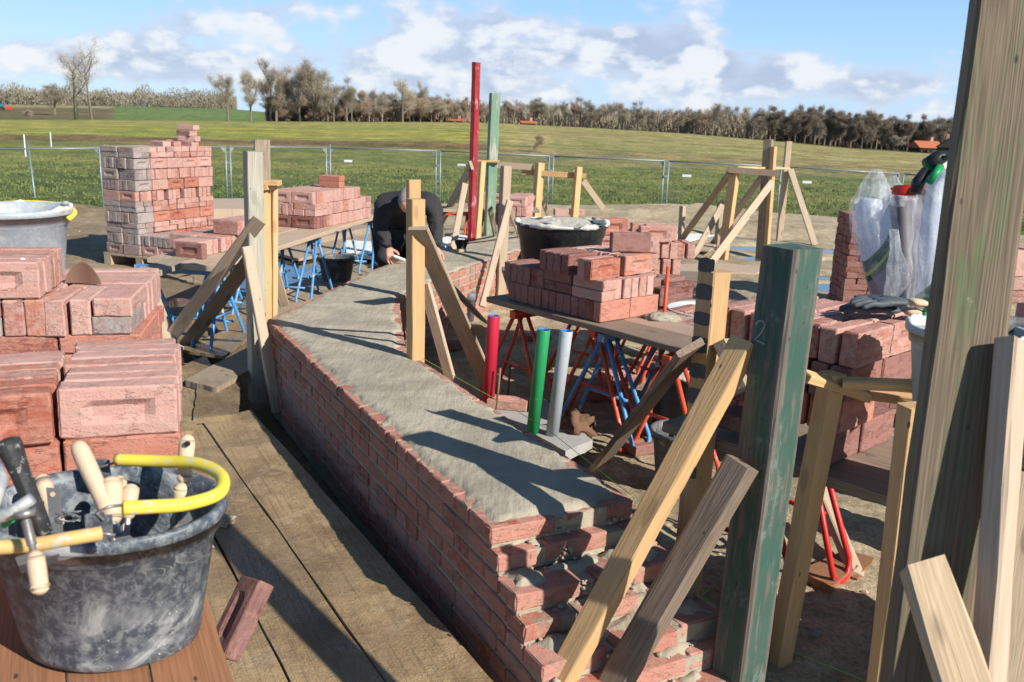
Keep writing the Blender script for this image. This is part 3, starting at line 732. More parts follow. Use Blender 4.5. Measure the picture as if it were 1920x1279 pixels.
def upr(bx, by, tx, ty, z=0.0, sink=.05):       # a standing timber: base on level z, top on its own vertical plane
    b = G(bx, by, z); t = atY(tx, ty, b.y); return b - (t - b).normalized() * sink, t
FR = 'timber profile frames'
def frm(loc, label): return empty('profile_support', loc, 0, label=label, cat='timber frame', group=FR)
ZW = .42
# --- frame at the outer wall corner (left)
b, t = upr(483, 735, 474, 284)
F = frm(b, 'pale green post, yellow posts and long diagonal brace at the left wall corner')
beam('post', b, t, .085, .085, GREENPALE, yaw=33, parent=F)
gy = b.y
b2, t2 = upr(500, 588, 497, 345, ZW, .5); beam('post', b2, t2, .045, .07, PINE, yaw=30, parent=F)
b3, t3 = upr(514, 585, 515, 345, ZW, .5); beam('post', b3, t3, .03, .05, PINE, yaw=30, parent=F)
beam('rail', atY(491, 343, b2.y - .02), atY(524, 343, b2.y - .02), .10, .03, PINE, side=(0, 1, 0), parent=F)
beam('rail', atY(493, 351, b2.y - .07), atY(515, 349, b2.y + .06), .045, .03, PINE, side=(0, 1, 0), parent=F)
beam('brace', G(282, 682, .0), atY(487, 412, gy - .085), .030, .076, PALEW, side=(.35, -.9, .2), parent=F, cut1=.6)
beam('brace', G(338, 662, .0), atY(470, 485, gy + .12), .030, .085, DARKW, side=(.35, -.9, .2), parent=F)
beam('brace', G(520, 772, -.05), atY(462, 462, gy - .10), .035, .055, PALEW, side=(0.6, -.8, 0), parent=F)
beam('brace', G(533, 572, ZW - .02), atY(512, 500, b2.y + .1), .025, .06, PALEW, side=(.3, -.9, 0), parent=F)
b, t = upr(495, 560, 491, 262); beam('timber_post', b, t, .125, .06, GREYW, yaw=25, label='old grey post behind the pale green post at the left corner of the wall', cat='post')
b = G(331, 684, .05); tag(beam('timber_stake', b, atY(283, 558, b.y + .05), .028, .10, PINE2, side=(.3, -.9, .1)), 'short pine board standing aslant between the trestle and the brick stack', 'board')
# --- post on the inner wall corner (centre)
b, t = upr(779, 672, 779, 373, ZW, .45)
F = frm(b, 'yellow pine post at the inner wall corner with flat braces running down to the right')
y0 = b.y; beam('post', b, t, .070, .062, PINE, yaw=36, parent=F)
b2, t2 = upr(776, 560, 775, 337, ZW, .45); beam('post', b2, t2, .080, .05, PINE, yaw=34, parent=F)
beam('brace', G(925, 742, .02), atY(784, 428, y0 - .06), .022, .098, PINE2, side=(-.3, -.9, .1), parent=F)
beam('brace', G(905, 600, .05), atY(797, 485, y0 + .9), .022, .10, GREYW, side=(-.3, -.9, .1), parent=F)
beam('brace', G(845, 712, .25), atY(795, 530, y0 + .05), .026, .055, PALEW, side=(-.3, -.9, 0), parent=F)
# --- red and green profile posts at the far wall corner
b, t = upr(884, 452, 893, 117, ZW, .45); F = frm(b, 'tall red painted post with two braces beside the kneeling man'); yr = b.y
beam('post', b, t, .085, .045, REDP, yaw=62, parent=F)
beam('brace', G(815, 440, .1), atY(884, 310, yr - .06), .025, .085, PINE2, side=(-.4, -.9, .1), parent=F)
beam('brace', G(849, 468, ZW), atY(872, 345, yr - .08), .022, .055, PALEW, side=(.2, -.9, 0), parent=F)
b, t = upr(917, 443, 928, 175, ZW, .45); F = frm(b, 'green painted post with a yellow pine goalpost frame right of the red post'); yg = b.y
beam('post', b, t, .092, .065, mat_lumber('green_far_post', (.42, .42, .34), (.27, .27, .21), paint=(.13, .25, .165), pamt=.45, dirt=.1, knots=.1), yaw=24, parent=F)
b, t = upr(895, 447, 905, 303, ZW, .4); beam('post', b, t, .05, .05, PINE, yaw=30, parent=F)
b, t = upr(912, 443, 921, 303, ZW, .4); beam('post', b, t, .055, .04, PINE, yaw=30, parent=F)
beam('rail', atY(896, 302, b.y - .04), atY(937, 303, b.y - .04), .06, .022, PINE, side=(0, 1, 0), parent=F)
beam('brace', G(893, 470, .3), atY(908, 365, yg + .25), .022, .06, DARKW, side=(.2, -.9, 0), parent=F)
# --- pine post before the big black tub
wy_ = G(938, 481, ZW).y - .10; b, t = atY(938, 540, wy_), atY(949, 311, wy_); b = b - V(0, 0, max(0, b.z)); F = frm(b, 'yellow pine post with a long pale brace, standing left of the big black tub'); y0 = b.y
beam('post', b, t, .075, .06, PINE2, yaw=30, parent=F)
beam('brace', atY(904, 575, wy_ - .55), atY(956, 377, y0 - .08), .03, .055, PALEW, side=(.3, -.9, 0), parent=F)
beam('brace', G(985, 470, .2), atY(952, 383, y0 + .2), .022, .045, PALEW, side=(.3, -.9, 0), parent=F)
beam('brace', G(935, 470, .15), atY(919, 392, y0 + .1), .022, .05, GREYW, side=(.3, -.9, 0), parent=F)
# --- far frame of posts and rails
b, t = upr(999, 450, 1010, 305, 0, .1); F = frm(b, 'low fence of three yellow posts joined by rails, behind the big black tub'); y0 = b.y
beam('post', b, t, .06, .08, PINE, yaw=40, parent=F)
b4, t4 = upr(1006, 448, 1017, 306, 0, .1); beam('post', b4, t4, .05, .05, PINE, yaw=40, parent=F)
b5, t5 = upr(1073, 452, 1085, 313, 0, .1); beam('post', b5, t5, .085, .07, PINE, yaw=30, parent=F)
beam('rail', atY(925, 309, y0 + .04), atY(1000, 314, y0 + .04), .085, .025, PINE2, side=(0, 0, 1), parent=F)
beam('rail', atY(978, 322, y0 + .09), atY(1099, 331, y0 + .09), .075, .025, mat_lumber('brown_rail', (.50, .32, .15), (.33, .20, .09)), side=(0, 0, 1), parent=F)
beam('brace', atY(1131, 392, b5.y + .2), atY(1091, 336, b5.y + .1), .025, .08, PINE2, side=(.2, -.9, 0), parent=F)
beam('brace', G(958, 465), atY(999, 368, y0 - .06), .025, .075, GREYW, side=(-.3, -.9, 0), parent=F)
beam('brace', G(1040, 432), atY(1013, 366, y0 + .2), .025, .06, PINE2, side=(.3, -.9, 0), parent=F)
# --- far right tripod frame
b, t = upr(1355, 487, 1378, 320, 0); F = frm(b, 'far yellow timber frame of three posts with long diagonal braces, right of the middle'); y0 = b.y
beam('post', b, t, .09, .10, PINE, yaw=50, parent=F)
bb, tt = upr(1426, 478, 1441, 262, 0); beam('post', bb, tt, .10, .10, GREYW, yaw=60, parent=F); y1 = bb.y
bc, tc = upr(1436, 480, 1451, 275, 0); beam('post', bc, tc, .06, .06, PINE, yaw=40, parent=F)
bd, td = upr(1461, 450, 1479, 265, 0); beam('post', bd, td, .085, .05, mat_lumber('two_tone_post', (.58, .44, .28), (.34, .26, .19)), yaw=10, parent=F); y2 = bd.y
beam('rail', atY(1365, 318, y0 - .08), atY(1460, 326, y0 - .08), .075, .03, DARKW, side=(0, 0, 1), parent=F)
beam('rail', atY(1380, 314, y0 + .1), atY(1478, 316, y0 + .9), .06, .025, PINE, side=(0, 1, 0), parent=F)
beam('brace', G(1272, 457), atY(1368, 325, y0 - .05), .03, .08, GREYW, side=(.1, -1, 0), parent=F)
beam('brace', G(1297, 487), atY(1358, 378, y0 + .3), .03, .075, PINE2, side=(.1, -1, 0), parent=F)
beam('brace', G(1335, 460), atY(1430, 330, y1 + .1), .03, .085, GREYW, side=(.1, -1, 0), parent=F)
beam('brace', G(1330, 497), atY(1447, 342, y1 - .15), .035, .09, PINE2, side=(.1, -1, 0), parent=F)
beam('brace', G(1528, 460), atY(1482, 318, y2 - .05), .03, .085, PINE2, side=(.1, -1, 0), parent=F)
for (bx, by, tx, ty, lab) in ((1276, 458, 1280, 386, 'short wooden stake with a torn top standing alone left of the far timber frame'), (1345, 462, 1351, 378, 'grey wooden stake between the braces of the far timber frame')):
    b, t = upr(bx, by, tx, ty); beam('timber_stake', b, t, .07, .06, GREYW if bx > 1300 else PINE2, yaw=35, label=lab, cat='stake')
# --- striped post (right of the wall end) with its braces
b, t = upr(1284, 1140, 1340, 508); F = frm(b, 'pine post with dark painted stripes and a dark flat brace, beside the stepped wall end'); y0 = b.y
post = beam('post', b, t, .072, .070, PINE, yaw=34, parent=F)
def stripes(post, L, F, mt):
    rn = random.Random(3)
    for k in range(9):
        m = MB()
        z = L - .03 - k * .082; h = .046 + rn.uniform(-.006, .006)
        N = 8; vs = []
        for i in range(N + 1):
            y = -.0335 + .067 * i / N; e = (abs(i / N - .5) * 2) ** 3 * .005
            vs += [(-.0376, y, z - h / 2 + e + rn.uniform(-.002, .002) - y * .08), (-.0376, y, z + h / 2 - e + rn.uniform(-.002, .002) - y * .08)]
        bs = len(m.v); m.v += vs
        for i in range(N): m.f.append((bs + 2 * i, bs + 2 * i + 1, bs + 2 * i + 3, bs + 2 * i + 2)); m.mi.append(0)
        adopt(m.obj('paint_stripe', mt, M=post.matrix_world.copy()), F)
stripes(post, (t - b).length + .05, F, simple('dark_stripe_paint', (.095, .09, .085), .8, 30, .4, .2))
beam('brace', G(1122, 874, .02), atY(1296, 652, y0 - .055), .024, .10, DARKW, side=(.35, -.9, .1), parent=F, cut0=.4)
beam('brace', atY(1395, 735, y0 - .12), atY(1352, 640, y0 - .05), .045, .035, PINE2, side=(.8, -.6, 0), parent=F)
# --- the green weathered post in front, with its two near braces and the pine stud behind it
b = G(1402, 1279, 0); 
def at_dep(px, py, dep): return D(px, py, dep)
P1 = at_dep(1487, 462, 2.30); P0 = atY(1380, 1300, P1.y); P0 = P1 + (P0 - P1).normalized() * 1.45
F = frm((P0.x, P0.y, max(P0.z, -.05)), 'peeling dark green foreground post with a white 2 and a dark square brace'); yg = P1.y
gpost = beam('post', P0, P1, .118, .106, GREENP, yaw=37, parent=F, ch=.006, wob=.0018)
beam('stud', atY(1448, 1300, yg + .14), atY(1562, 700, yg + .14), .058, .055, PINE, yaw=30, parent=F)
beam('brace', atY(1125, 1330, yg - .16), atY(1392, 868, yg - .10), .080, .062, mat_lumber('dark_knotty_wood', (.25, .19, .145), (.13, .098, .072), knots=.9), side=(.75, -.6, 0), parent=F, ch=.01)
# chalk numeral 2 on the left face
def chalk(strokes, M, name, mat, w=.0035, parent=None, eps=.0):
    m = MB()
    for s in strokes:
        m.tube([M @ Vector((eps, a, c)) for a, c in s], w, 6)
    return m.obj(name, mat, parent)
Mg = gpost.matrix_world.copy(); Lg = (P1 - P0).length
two = [(.018, .028), (.010, .040), (-.004, .042), (-.010, .032), (-.006, .018), (.004, .002), (.014, -.010), (.002, -.013), (-.016, -.016)]
two = [(a + .022, c + Lg - .235) for a, c in two]
chalk([two], Mg, 'painted_numeral', simple('chalk_mark', (.30, .36, .33), .9, 60, .5, .4), .0022, F, eps=-.0592)
F2 = frm(atY(1050, 1300, yg - .6), 'clean yellow square pine brace leaning up to the right before the striped post')
beam('brace', atY(1005, 1360, yg - .18), atY(1398, 640, yg + .03), .066, .058, PINE, side=(.72, -.66, 0), parent=F2)
# --- the big post at the right edge, with stud, stub and batten
P1 = at_dep(1855, -60, 1.50); P0 = atY(1672, 1300, P1.y); P0 = P0 + (P0 - P1).normalized() * .25
F = frm((P0.x, P0.y, P0.z), 'very large weathered post with green stains at the right edge of the picture'); yb = P1.y
rp0, rp1 = at_dep(1722, 1330, 1.40), at_dep(1897, -60, 1.56); beam('post', rp0 - (rp1 - rp0) * .52, rp1, .112, .062, BIGP, yaw=-10, parent=F, ch=.006, wob=.0016)
beam('stud', atY(1650, 1300, yb + .14), atY(1712, 760, yb + .14), .045, .045, PINE, yaw=10, parent=F)
q0, q1 = at_dep(1822, 1330, 1.20), at_dep(1731, 1058, 1.34); beam('stub', q0 - (q1 - q0) * 2.6, q1, .068, .026, mat_lumber('rough_stub', (.58, .44, .28), (.36, .26, .165), dirt=.4, knots=.6), side=(1, -.1, 0), parent=F, cut1=.3, wob=.002)
q0, q1 = at_dep(1848, 1330, 1.30), at_dep(1897, 640, 1.42); beam('batten', q0 - (q1 - q0) * 1.2, q1, .044, .036, PALEW, side=(.8, .6, 0), parent=F, wob=.002)
# --- rail between the green and the large post
F = frm(atY(1560, 700, yg + .2), 'pale horizontal rails nailed between the green post and the large post at right')
beam('rail', atY(1505, 703, yg + .02), atY(1622, 742, yg + .25), .05, .026, PINE, side=(.1, 1, 0), parent=F)
beam('rail', atY(1578, 717, yg + .11), atY(1745, 724, yg + .06), .055, .024, PINE, side=(.1, 1, 0), parent=F)
beam('rail', atY(1615, 738, yg + .27), atY(1735, 752, yg + .18), .055, .024, PINE, side=(.1, 1, 0), parent=F)
beam('brace', G(1205, 1, 0) if 0 else G(1608, 1082), atY(1528, 895, G(1530, 985).y + .02), .03, .07, PINE2, side=(.3, -.9, 0), label='flat pine board leaning behind the green post beside the red trestle', cat='board')

# ------------------------------------------------------------------ the brick wall
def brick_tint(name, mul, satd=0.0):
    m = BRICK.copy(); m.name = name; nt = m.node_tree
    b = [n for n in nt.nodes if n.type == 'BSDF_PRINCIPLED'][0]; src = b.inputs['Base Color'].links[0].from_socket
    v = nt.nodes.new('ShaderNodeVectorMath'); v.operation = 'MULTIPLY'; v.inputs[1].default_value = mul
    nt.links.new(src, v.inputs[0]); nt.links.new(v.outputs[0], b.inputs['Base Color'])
    if satd:      # mortar smeared over laid bricks
        ge = nt.nodes.new('ShaderNodeNewGeometry'); no = nt.nodes.new('ShaderNodeTexNoise'); no.inputs['Scale'].default_value = 7; no.inputs['Detail'].default_value = 8; no.inputs['Roughness'].default_value = .75
        mr = nt.nodes.new('ShaderNodeMapRange'); mr.interpolation_type = 'SMOOTHSTEP'; mr.inputs[1].default_value = .50; mr.inputs[2].default_value = .60; mr.inputs[4].default_value = satd
        mx = nt.nodes.new('ShaderNodeMix'); mx.data_type = 'RGBA'; mx.inputs[7].default_value = (.27, .235, .18, 1)
        nt.links.new(ge.outputs['Position'], no.inputs['Vector']); nt.links.new(no.outputs[0], mr.inputs[0]); nt.links.new(mr.outputs[0], mx.inputs[0]); nt.links.new(v.outputs[0], mx.inputs[6]); nt.links.new(mx.outputs[2], b.inputs['Base Color'])
    return m
def inpoly(p, poly):
    c = False; n = len(poly); j = n - 1
    for i in range(n):
        a, b = poly[i], poly[j]
        if (a[1] > p[1]) != (b[1] > p[1]) and p[0] < (b[0] - a[0]) * (p[1] - a[1]) / (b[1] - a[1]) + a[0]: c = not c
        j = i
    return c
def pdist(p, poly):
    d = 9; n = len(poly)
    for i in range(n):
        a, b = Vector(poly[i]), Vector(poly[(i + 1) % n]); q = Vector(p[:2]) - a; ab = b - a
        t = max(0, min(1, q.dot(ab) / ab.dot(ab))); d = min(d, (q - ab * t).length)
    return d
def cube_brick(m, c, L, W, H, dx, rn, mi=0, rough=.0018):
    """one laid brick: slightly crooked box with soft arrises; dx = unit vector of its length"""
    dy = Vector((-dx.y, dx.x, 0)); up = Vector((0, 0, 1)); a = rn.random()
    e = .004; vs = []; xs = [-L / 2, -L / 2 + e, -L / 6, L / 6, L / 2 - e, L / 2]; ys = [-W / 2, -W / 2 + e, W / 2 - e, W / 2]; zs = [-H / 2, -H / 2 + e, 0, H / 2 - e, H / 2]
    idx = {}; fs = []
    X, Y, Z = len(xs), len(ys), len(zs)
    tl = rn.uniform(-.004, .004)
    def vid(i, j, k):
        if (i, j, k) in idx: return idx[i, j, k]
        x, y, z = xs[i], ys[j], zs[k]
        ed = (i in (0, X - 1)) + (j in (0, Y - 1)) + (k in (0, Z - 1))
        if ed >= 2: x *= 1 - .0025 / max(abs(L / 2), .01) * (i in (0, X - 1)); y -= math.copysign(.002, y) * (j in (0, Y - 1)); z -= math.copysign(.002, z) * (k in (0, Z - 1))
        v = c + dx * (x + rn.uniform(-rough, rough)) + dy * (y + rn.uniform(-rough, rough)) + up * (z + rn.uniform(-rough, rough) + x * tl)
        idx[i, j, k] = len(vs); vs.append(v); return idx[i, j, k]
    for i in range(X - 1):
        for j in range(Y - 1):
            fs.append((vid(i, j, 0), vid(i, j + 1, 0), vid(i + 1, j + 1, 0), vid(i + 1, j, 0)))
            fs.append((vid(i, j, Z - 1), vid(i + 1, j, Z - 1), vid(i + 1, j + 1, Z - 1), vid(i, j + 1, Z - 1)))
        for k in range(Z - 1):
            fs.append((vid(i, 0, k), vid(i + 1, 0, k), vid(i + 1, 0, k + 1), vid(i, 0, k + 1)))
            fs.append((vid(i, Y - 1, k), vid(i, Y - 1, k + 1), vid(i + 1, Y - 1, k + 1), vid(i + 1, Y - 1, k)))
    for j in range(Y - 1):
        for k in range(Z - 1):
            fs.append((vid(0, j, k), vid(0, j, k + 1), vid(0, j + 1, k + 1), vid(0, j + 1, k)))
            fs.append((vid(X - 1, j, k), vid(X - 1, j + 1, k), vid(X - 1, j + 1, k + 1), vid(X - 1, j, k + 1)))
    m.add(vs, fs, None, mi, a)
def heightpatch(m, poly, z0, amp, step, thick, seed, edge=.06, noise_e=.03):
    xs = [p[0] for p in poly]; ys = [p[1] for p in poly]; idx = {}
    nx = int((max(xs) - min(xs)) / step) + 2; ny = int((max(ys) - min(ys)) / step) + 2
    for i in range(nx):
        for j in range(ny):
            x, y = min(xs) + i * step, min(ys) + j * step
            if not inpoly((x, y), poly): continue
            d = pdist((x, y), poly)
            e = sm(0, edge, d + noise_e * (nz(x * 9, y * 9, seed) + .6 * nz(x * 26, y * 26, seed)) - noise_e * .3)
            z = z0 - .010 + thick * e + amp * (nz(x * 4, y * 4, seed) + .7 * nz(x * 13, y * 13, seed + 3) + .55 * nz(x * 34, y * 34, seed + 5) + .35 * nz(x * 75, y * 75, seed))
            idx[i, j] = len(m.v); m.v.append((x, y, z))
    for (i, j), a in list(idx.items()):
        b, c, d = idx.get((i + 1, j)), idx.get((i + 1, j + 1)), idx.get((i, j + 1))
        if b is not None and c is not None and d is not None: m.f.append((a, b, c, d)); m.mi.append(0)
def build_wall():
    g2 = lambda x, y, z=ZW: (G(x, y, z).x, G(x, y, z).y)
    A, a = g2(921, 992), g2(1190, 938)
    B, b_ = g2(500, 599), g2(760, 655)
    Cc, c_ = g2(700, 505), g2(748, 560)
    Dd, d_ = g2(862, 446), g2(850, 512)
    Ee, e_ = g2(1010, 437), g2(975, 470)
    f_ = g2(1012, 482)
    poly = [A, a, b_, c_, d_, e_, f_, Ee, Dd, Cc, B]
    root = empty('brick_wall', (-.6, 4.6, 0), 0, label='low zigzag brick wall under construction, topped with a bed of grey mortar, stepped at its near end', cat='wall')
    rn = random.Random(21); br = MB(); core = MB()
    NC = 8; P = .0625; H = .0505
    n = len(poly)
    # core of mortar, a hair behind the brick faces
    cx = []
    for i in range(n):
        p0, p1, p2 = Vector(poly[i - 1]), Vector(poly[i]), Vector(poly[(i + 1) % n])
        n1 = Vector((p1 - p0).yx); n1 = Vector((-(p1 - p0).y, (p1 - p0).x)).normalized(); n2 = Vector((-(p2 - p1).y, (p2 - p1).x)).normalized()
        bis = (n1 + n2).normalized(); k = .007 / max(.4, bis.dot(n1)); cx.append(p1 + bis * k)
    core.v = [(p.x, p.y, -.12) for p in cx] + [(p.x, p.y, ZW - .006) for p in cx]; core.f = [(i, (i + 1) % n, n + (i + 1) % n, n + i) for i in range(n)]
    core.f.append(tuple(range(n, 2 * n))); core.mi = [0] * len(core.f)
    for i in range(n):
        p, q = Vector(poly[i]).to_3d(), Vector(poly[(i + 1) % n]).to_3d(); L = (q - p).length; dx = (q - p).normalized()
        nin = Vector((-dx.y, dx.x, 0))
        if i == 0: continue                       # the near end is laid course by course below
        for c in range(NC):
            z = ZW - .002 - P * c - H / 2; s = 0; k = (c + i) % 2
            head = (c % 2 == 0)
            s = 0.0 if k else .0
            first = True
            while s < L - .03:
                bl = (.105 if rn.random() < (.8 if head else .12) else .212)
                if first and k: bl = .105 if not head else .16
                first = False
                bl = min(bl, L - s)
                if bl > .03:
                    wd_ = .10; ctr = p + dx * (s + bl / 2) + nin * (wd_ / 2 + rn.uniform(-.002, .003)); ctr.z = z
                    cube_brick(br, ctr, bl - .011, wd_, H, dx, rn)
                s += bl
    # stepped near end
    A3, a3 = Vector(A).to_3d(), Vector(a).to_3d(); e = wd.to_3d(); lat = (a3 - A3).normalized(); Wd = (a3 - A3).length
    # offsets along the wall for each course, read off the corners of the steps
    offs = [0.0, .045, .165, .215, .32, .37, .43, .48]
    side = [(0, 0), (.0, .015), (.0, .06), (.0, .10), (.0, .12), (0, .14), (0, .15), (0, .16)]
    for c in range(NC):
        z1 = ZW - .002 - P * c; z = z1 - H / 2; o0 = offs[c]
        l0, l1 = -side[c][0], Wd + side[c][1]
        base = A3 + e * o0
        # core slab of this course
        k = MB(); M = frame(lat, -e, (0, 0, 1), (0, 0, 0))
        cs = [base + lat * (l0 + .008) - e * .008, base + lat * (l1 - .008) - e * .008, base + lat * (l1 - .008) - e * (o0 + .10), base + lat * (l0 + .008) - e * (o0 + .10)]
        nb = len(core.v); core.v += [(q.x, q.y, z1 - P - .004) for q in cs] + [(q.x, q.y, z1 - .008) for q in cs]
        core.f += [(nb + i, nb + (i + 1) % 4, nb + 4 + (i + 1) % 4, nb + 4 + i) for i in range(4)] + [(nb + 4, nb + 5, nb + 6, nb + 7)]; core.mi += [0] * 5
        # front bricks
        s = l0; pat = {0: (.215, .035, .215), 1: (.13, .03, .215, .06, .11), 2: (.215, .04, .1, .03, .215), 3: (.12, .05, .215, .03, .215)}[c % 4] if c < 4 else (.215, .015, .215, .015, .215)
        gap = False
        for w in pat:
            if not gap and s + w * .6 < l1 + .06:
                w2 = min(w, l1 - s)
                ctr = base + lat * (s + w2 / 2) - e * .05 + e * rn.uniform(-.012, .006); ctr.z = z + rn.uniform(-.003, .002)
                cube_brick(br, ctr, w2 - .004, .10, H, (lat + e * rn.uniform(-.03, .03)).normalized(), rn, rough=.0018)
            s += w; gap = not gap
        # side bricks going back from the end on both flanks
        for (l, sg) in ((l0, 1), (l1, -1)):
            ss_ = .105; first = True
            while ss_ < o0 + .12 and c > 0:
                bl = .21 if (c % 2) else .105
                ctr = base + lat * (l + sg * .05) - e * (ss_ + bl / 2); ctr.z = z
                cube_brick(br, ctr, bl - .011, .10, H, e, rn); ss_ += bl
    # mortar lying on the treads and squeezed out of the joints
    tread = MB()
    for c in range(1, NC):
        z1 = ZW - .002 - P * c; o1, o0 = offs[c], offs[c - 1] - .02
        cs = [A3 + e * (o0 - .02) - lat * .0, A3 + e * (o1 - .015), A3 + e * (o1 - .015) + lat * (Wd + side[c][1] - .01), A3 + e * (o0 - .02) + lat * (Wd + side[c][1] - .01)]
        heightpatch(tread, [(q.x, q.y) for q in cs], z1 + .002, .009, .008, .022, 40 + c * 7, .05, .05)
    for _ in range(110):
        c = rn.randint(0, 6); q = A3 + e * (offs[c] + rn.uniform(0, .02)) + lat * rn.uniform(.0, Wd); zz = ZW - P * c - rn.uniform(.045, .062)
        if rn.random() < .4: q = A3 + e * (offs[c] + .004) + lat * (.225 + rn.uniform(-.02, .02)); zz = ZW - P * c - rn.uniform(0, .05)
        r_ = rn.uniform(.003, .0085)
        vs = []; fs = []
        for i in range(5):
            for k in range(7):
                th = math.pi * i / 4; ph = 2 * math.pi * k / 7; rr = r_ * rn.uniform(.7, 1.25)
                vs.append((q.x + rr * math.sin(th) * math.cos(ph) * 1.3, q.y + rr * math.sin(th) * math.sin(ph) * 1.2, zz + rr * math.cos(th)))
        for i in range(4):
            for k in range(7): fs.append((i * 7 + k, i * 7 + (k + 1) % 7, i * 7 + 7 + (k + 1) % 7, i * 7 + 7 + k))
        tread.add(vs, fs)
    bed = MB(); heightpatch(bed, poly, ZW, .0032, .0125, .018, 3, .045, .034)
    br.obj('brickwork', brick_tint('laid_brick_clay', (.84, .70, .64), .70), root); core.obj('mortar_core', MORTAR, root)
    bed.obj('mortar_bed', MORTAR, root, smooth=True); tread.obj('spilled_mortar', MORTAR, root, smooth=True)
    return poly
WALLPOLY = build_wall()
# guide string along the inner edge and down to the striped post
def string(pts, label, r=.0012):
    m = MB(); m.tube(pts, r, 5); tag(m.obj('guide_string', LINE), label, 'string')
string([G(775, 662, ZW + .004), G(1020, 800, ZW + .004), G(1190, 934, ZW + .004), G(1262, 975, .40)], 'thin green string stretched along the inner edge of the wall')
string([G(1283, 1143, .03), G(1350, 1168, .02), G(1620, 1275, .01), G(1700, 1310, .01)], 'lime green string running over the sand at the bottom right')
coil = [G(1310 + 12 * math.cos(t * 1.3) + 6 * math.sin(t * 2.1), 1120 + 14 * math.sin(t * 1.1), .02 + .012 * math.sin(t)) for t in [i * .35 for i in range(60)]]
string(coil, 'tangled coil of green string on the sand at the foot of the striped post', .0013)

# ------------------------------------------------------------------ boards on the ground
def plank(pts, z, th, label, group='muddy walkway boards', mat=None, name='plank', cat='plank', sub=14, wob=.004):
    """a board given by its four corners on level z"""
    q = [G(x, y, z) if not isinstance(x, Vector) else x for (x, y) in pts]; m = MB(); rn = random.Random(int(pts[0][0] * 7 + pts[0][1]))
    N = sub; M_ = 4
    grid = [[None] * (M_ + 1) for _ in range(N + 1)]
    for i in range(N + 1):
        for j in range(M_ + 1):
            u, v = i / N, j / M_
            p = (q[0].lerp(q[1], u)).lerp(q[3].lerp(q[2], u), v)
            ed = i in (0, N) or j in (0, M_)
            p = p + Vector((rn.uniform(-1, 1), rn.uniform(-1, 1), 0)) * (wob if ed else 0) + Vector((0, 0, .004 * nz(p.x * 3, p.y * 3, 2)))
            grid[i][j] = len(m.v); m.v.append(tuple(p))
    nb = len(m.v); m.v += [(x, y, zz - th) for x, y, zz in m.v]
    for i in range(N):
        for j in range(M_):
            a, b, c, d = grid[i][j], grid[i + 1][j], grid[i + 1][j + 1], grid[i][j + 1]; m.f.append((a, b, c, d)); m.f.append((d + nb, c + nb, b + nb, a + nb))
    for i in range(N):
        m.f.append((grid[i][0], grid[i][0] + nb, grid[i + 1][0] + nb, grid[i + 1][0])); m.f.append((grid[i + 1][M_], grid[i + 1][M_] + nb, grid[i][M_] + nb, grid[i][M_]))
    for j in range(M_):
        m.f.append((grid[0][j + 1], grid[0][j + 1] + nb, grid[0][j] + nb, grid[0][j])); m.f.append((grid[N][j], grid[N][j] + nb, grid[N][j + 1] + nb, grid[N][j + 1]))
    m.mi = [0] * len(m.f)
    return tag(m.obj(name, mat or MUDDY), label, cat, group)
PZ = .075
plank([(382, 792), (800, 1385), (985, 1345), (470, 768)], PZ, .04, 'wet muddy board lying nearest the shadow of the wall')
plank([(300, 800), (600, 1385), (796, 1385), (378, 794)], PZ - .006, .04, 'long wet muddy board in the middle of the walkway with deep cracks beside it')
plank([(200, 800), (400, 1385), (596, 1385), (296, 800)], PZ - .014, .04, 'muddy board between the brick table and the middle walkway board', )
plank([(312, 722), (326, 812), (362, 806), (385, 722)], PZ + .01, .03, 'short muddy board end beside the brick stack')
plank([(370, 722), (362, 784), (447, 776), (450, 705)], PZ + .022, .03, 'square muddy board end with a dark gap left of it')
plank([(300, 702), (312, 728), (400, 690), (385, 668)], PZ + .03, .03, 'thin wet board lying crosswise under the long diagonal brace')
plank([(345, 712), (405, 728), (475, 690), (468, 650)], PZ + .05, .035, 'grey chipped board end laid on the muddy boards left of the green post', mat=GREYW)
plank([(330, 655), (420, 668), (470, 630), (470, 600)], PZ + .01, .02, 'wet board with footprints in front of the blue trestle')
plank([(395, 600), (430, 640), (480, 610), (478, 575)], PZ - .0, .02, 'pale brown board beneath the left brick table')
plank([(505, 545), (520, 590), (700, 508), (680, 490)], .05, .03, 'long pale board lying along the outer side of the far wall arm', mat=PINE2)
plank([(560, 580), (500, 560), (640, 520), (700, 500)], .02, .02, 'muddy board beneath the small grey bucket')
plank([(508, 470), (560, 485), (800, 440), (770, 425)], .03, .03, 'pale timber lying on the mud behind the trestles', mat=PINE2)
plank([(520, 430), (600, 445), (700, 425), (640, 415)], .10, .10, 'pale timber baulk on the ground under the middle brick table', mat=PINE2)
# platform of pale boards in the background
plank([(388, 392), (478, 392), (478, 372), (388, 372)], .30, .30, 'low pale timber platform behind the leftmost posts', group='', mat=PALEW, name='timber_platform', cat='platform', sub=5)
plank([(1130, 505), (1330, 492), (1440, 500), (1418, 512)], .03, .02, 'pale sandy board lying flat under the far timber frame', mat=PALEW)
plank([(1240, 462), (1330, 470), (1345, 457), (1250, 450)], .03, .02, 'pale board on the sand left of the far timber frame', mat=PALEW)
plank([(1215, 452), (1270, 458), (1340, 440), (1280, 436)], .02, .01, 'white sheet of film on the sand behind the brick table', mat=FOAM, name='sheet', cat='sheet', group='')
plank([(640, 475), (720, 482), (730, 455), (650, 450)], .06, .04, 'white foam board on the ground behind the blue trestles', mat=FOAM, name='foam_board', cat='foam board', group='white foam boards')
plank([(255, 640), (300, 700), (345, 650), (270, 612)], .10, .05, 'white foam offcut beside the brick stack under the blue trestle', mat=FOAM, name='foam_board', cat='foam board', group='white foam boards')
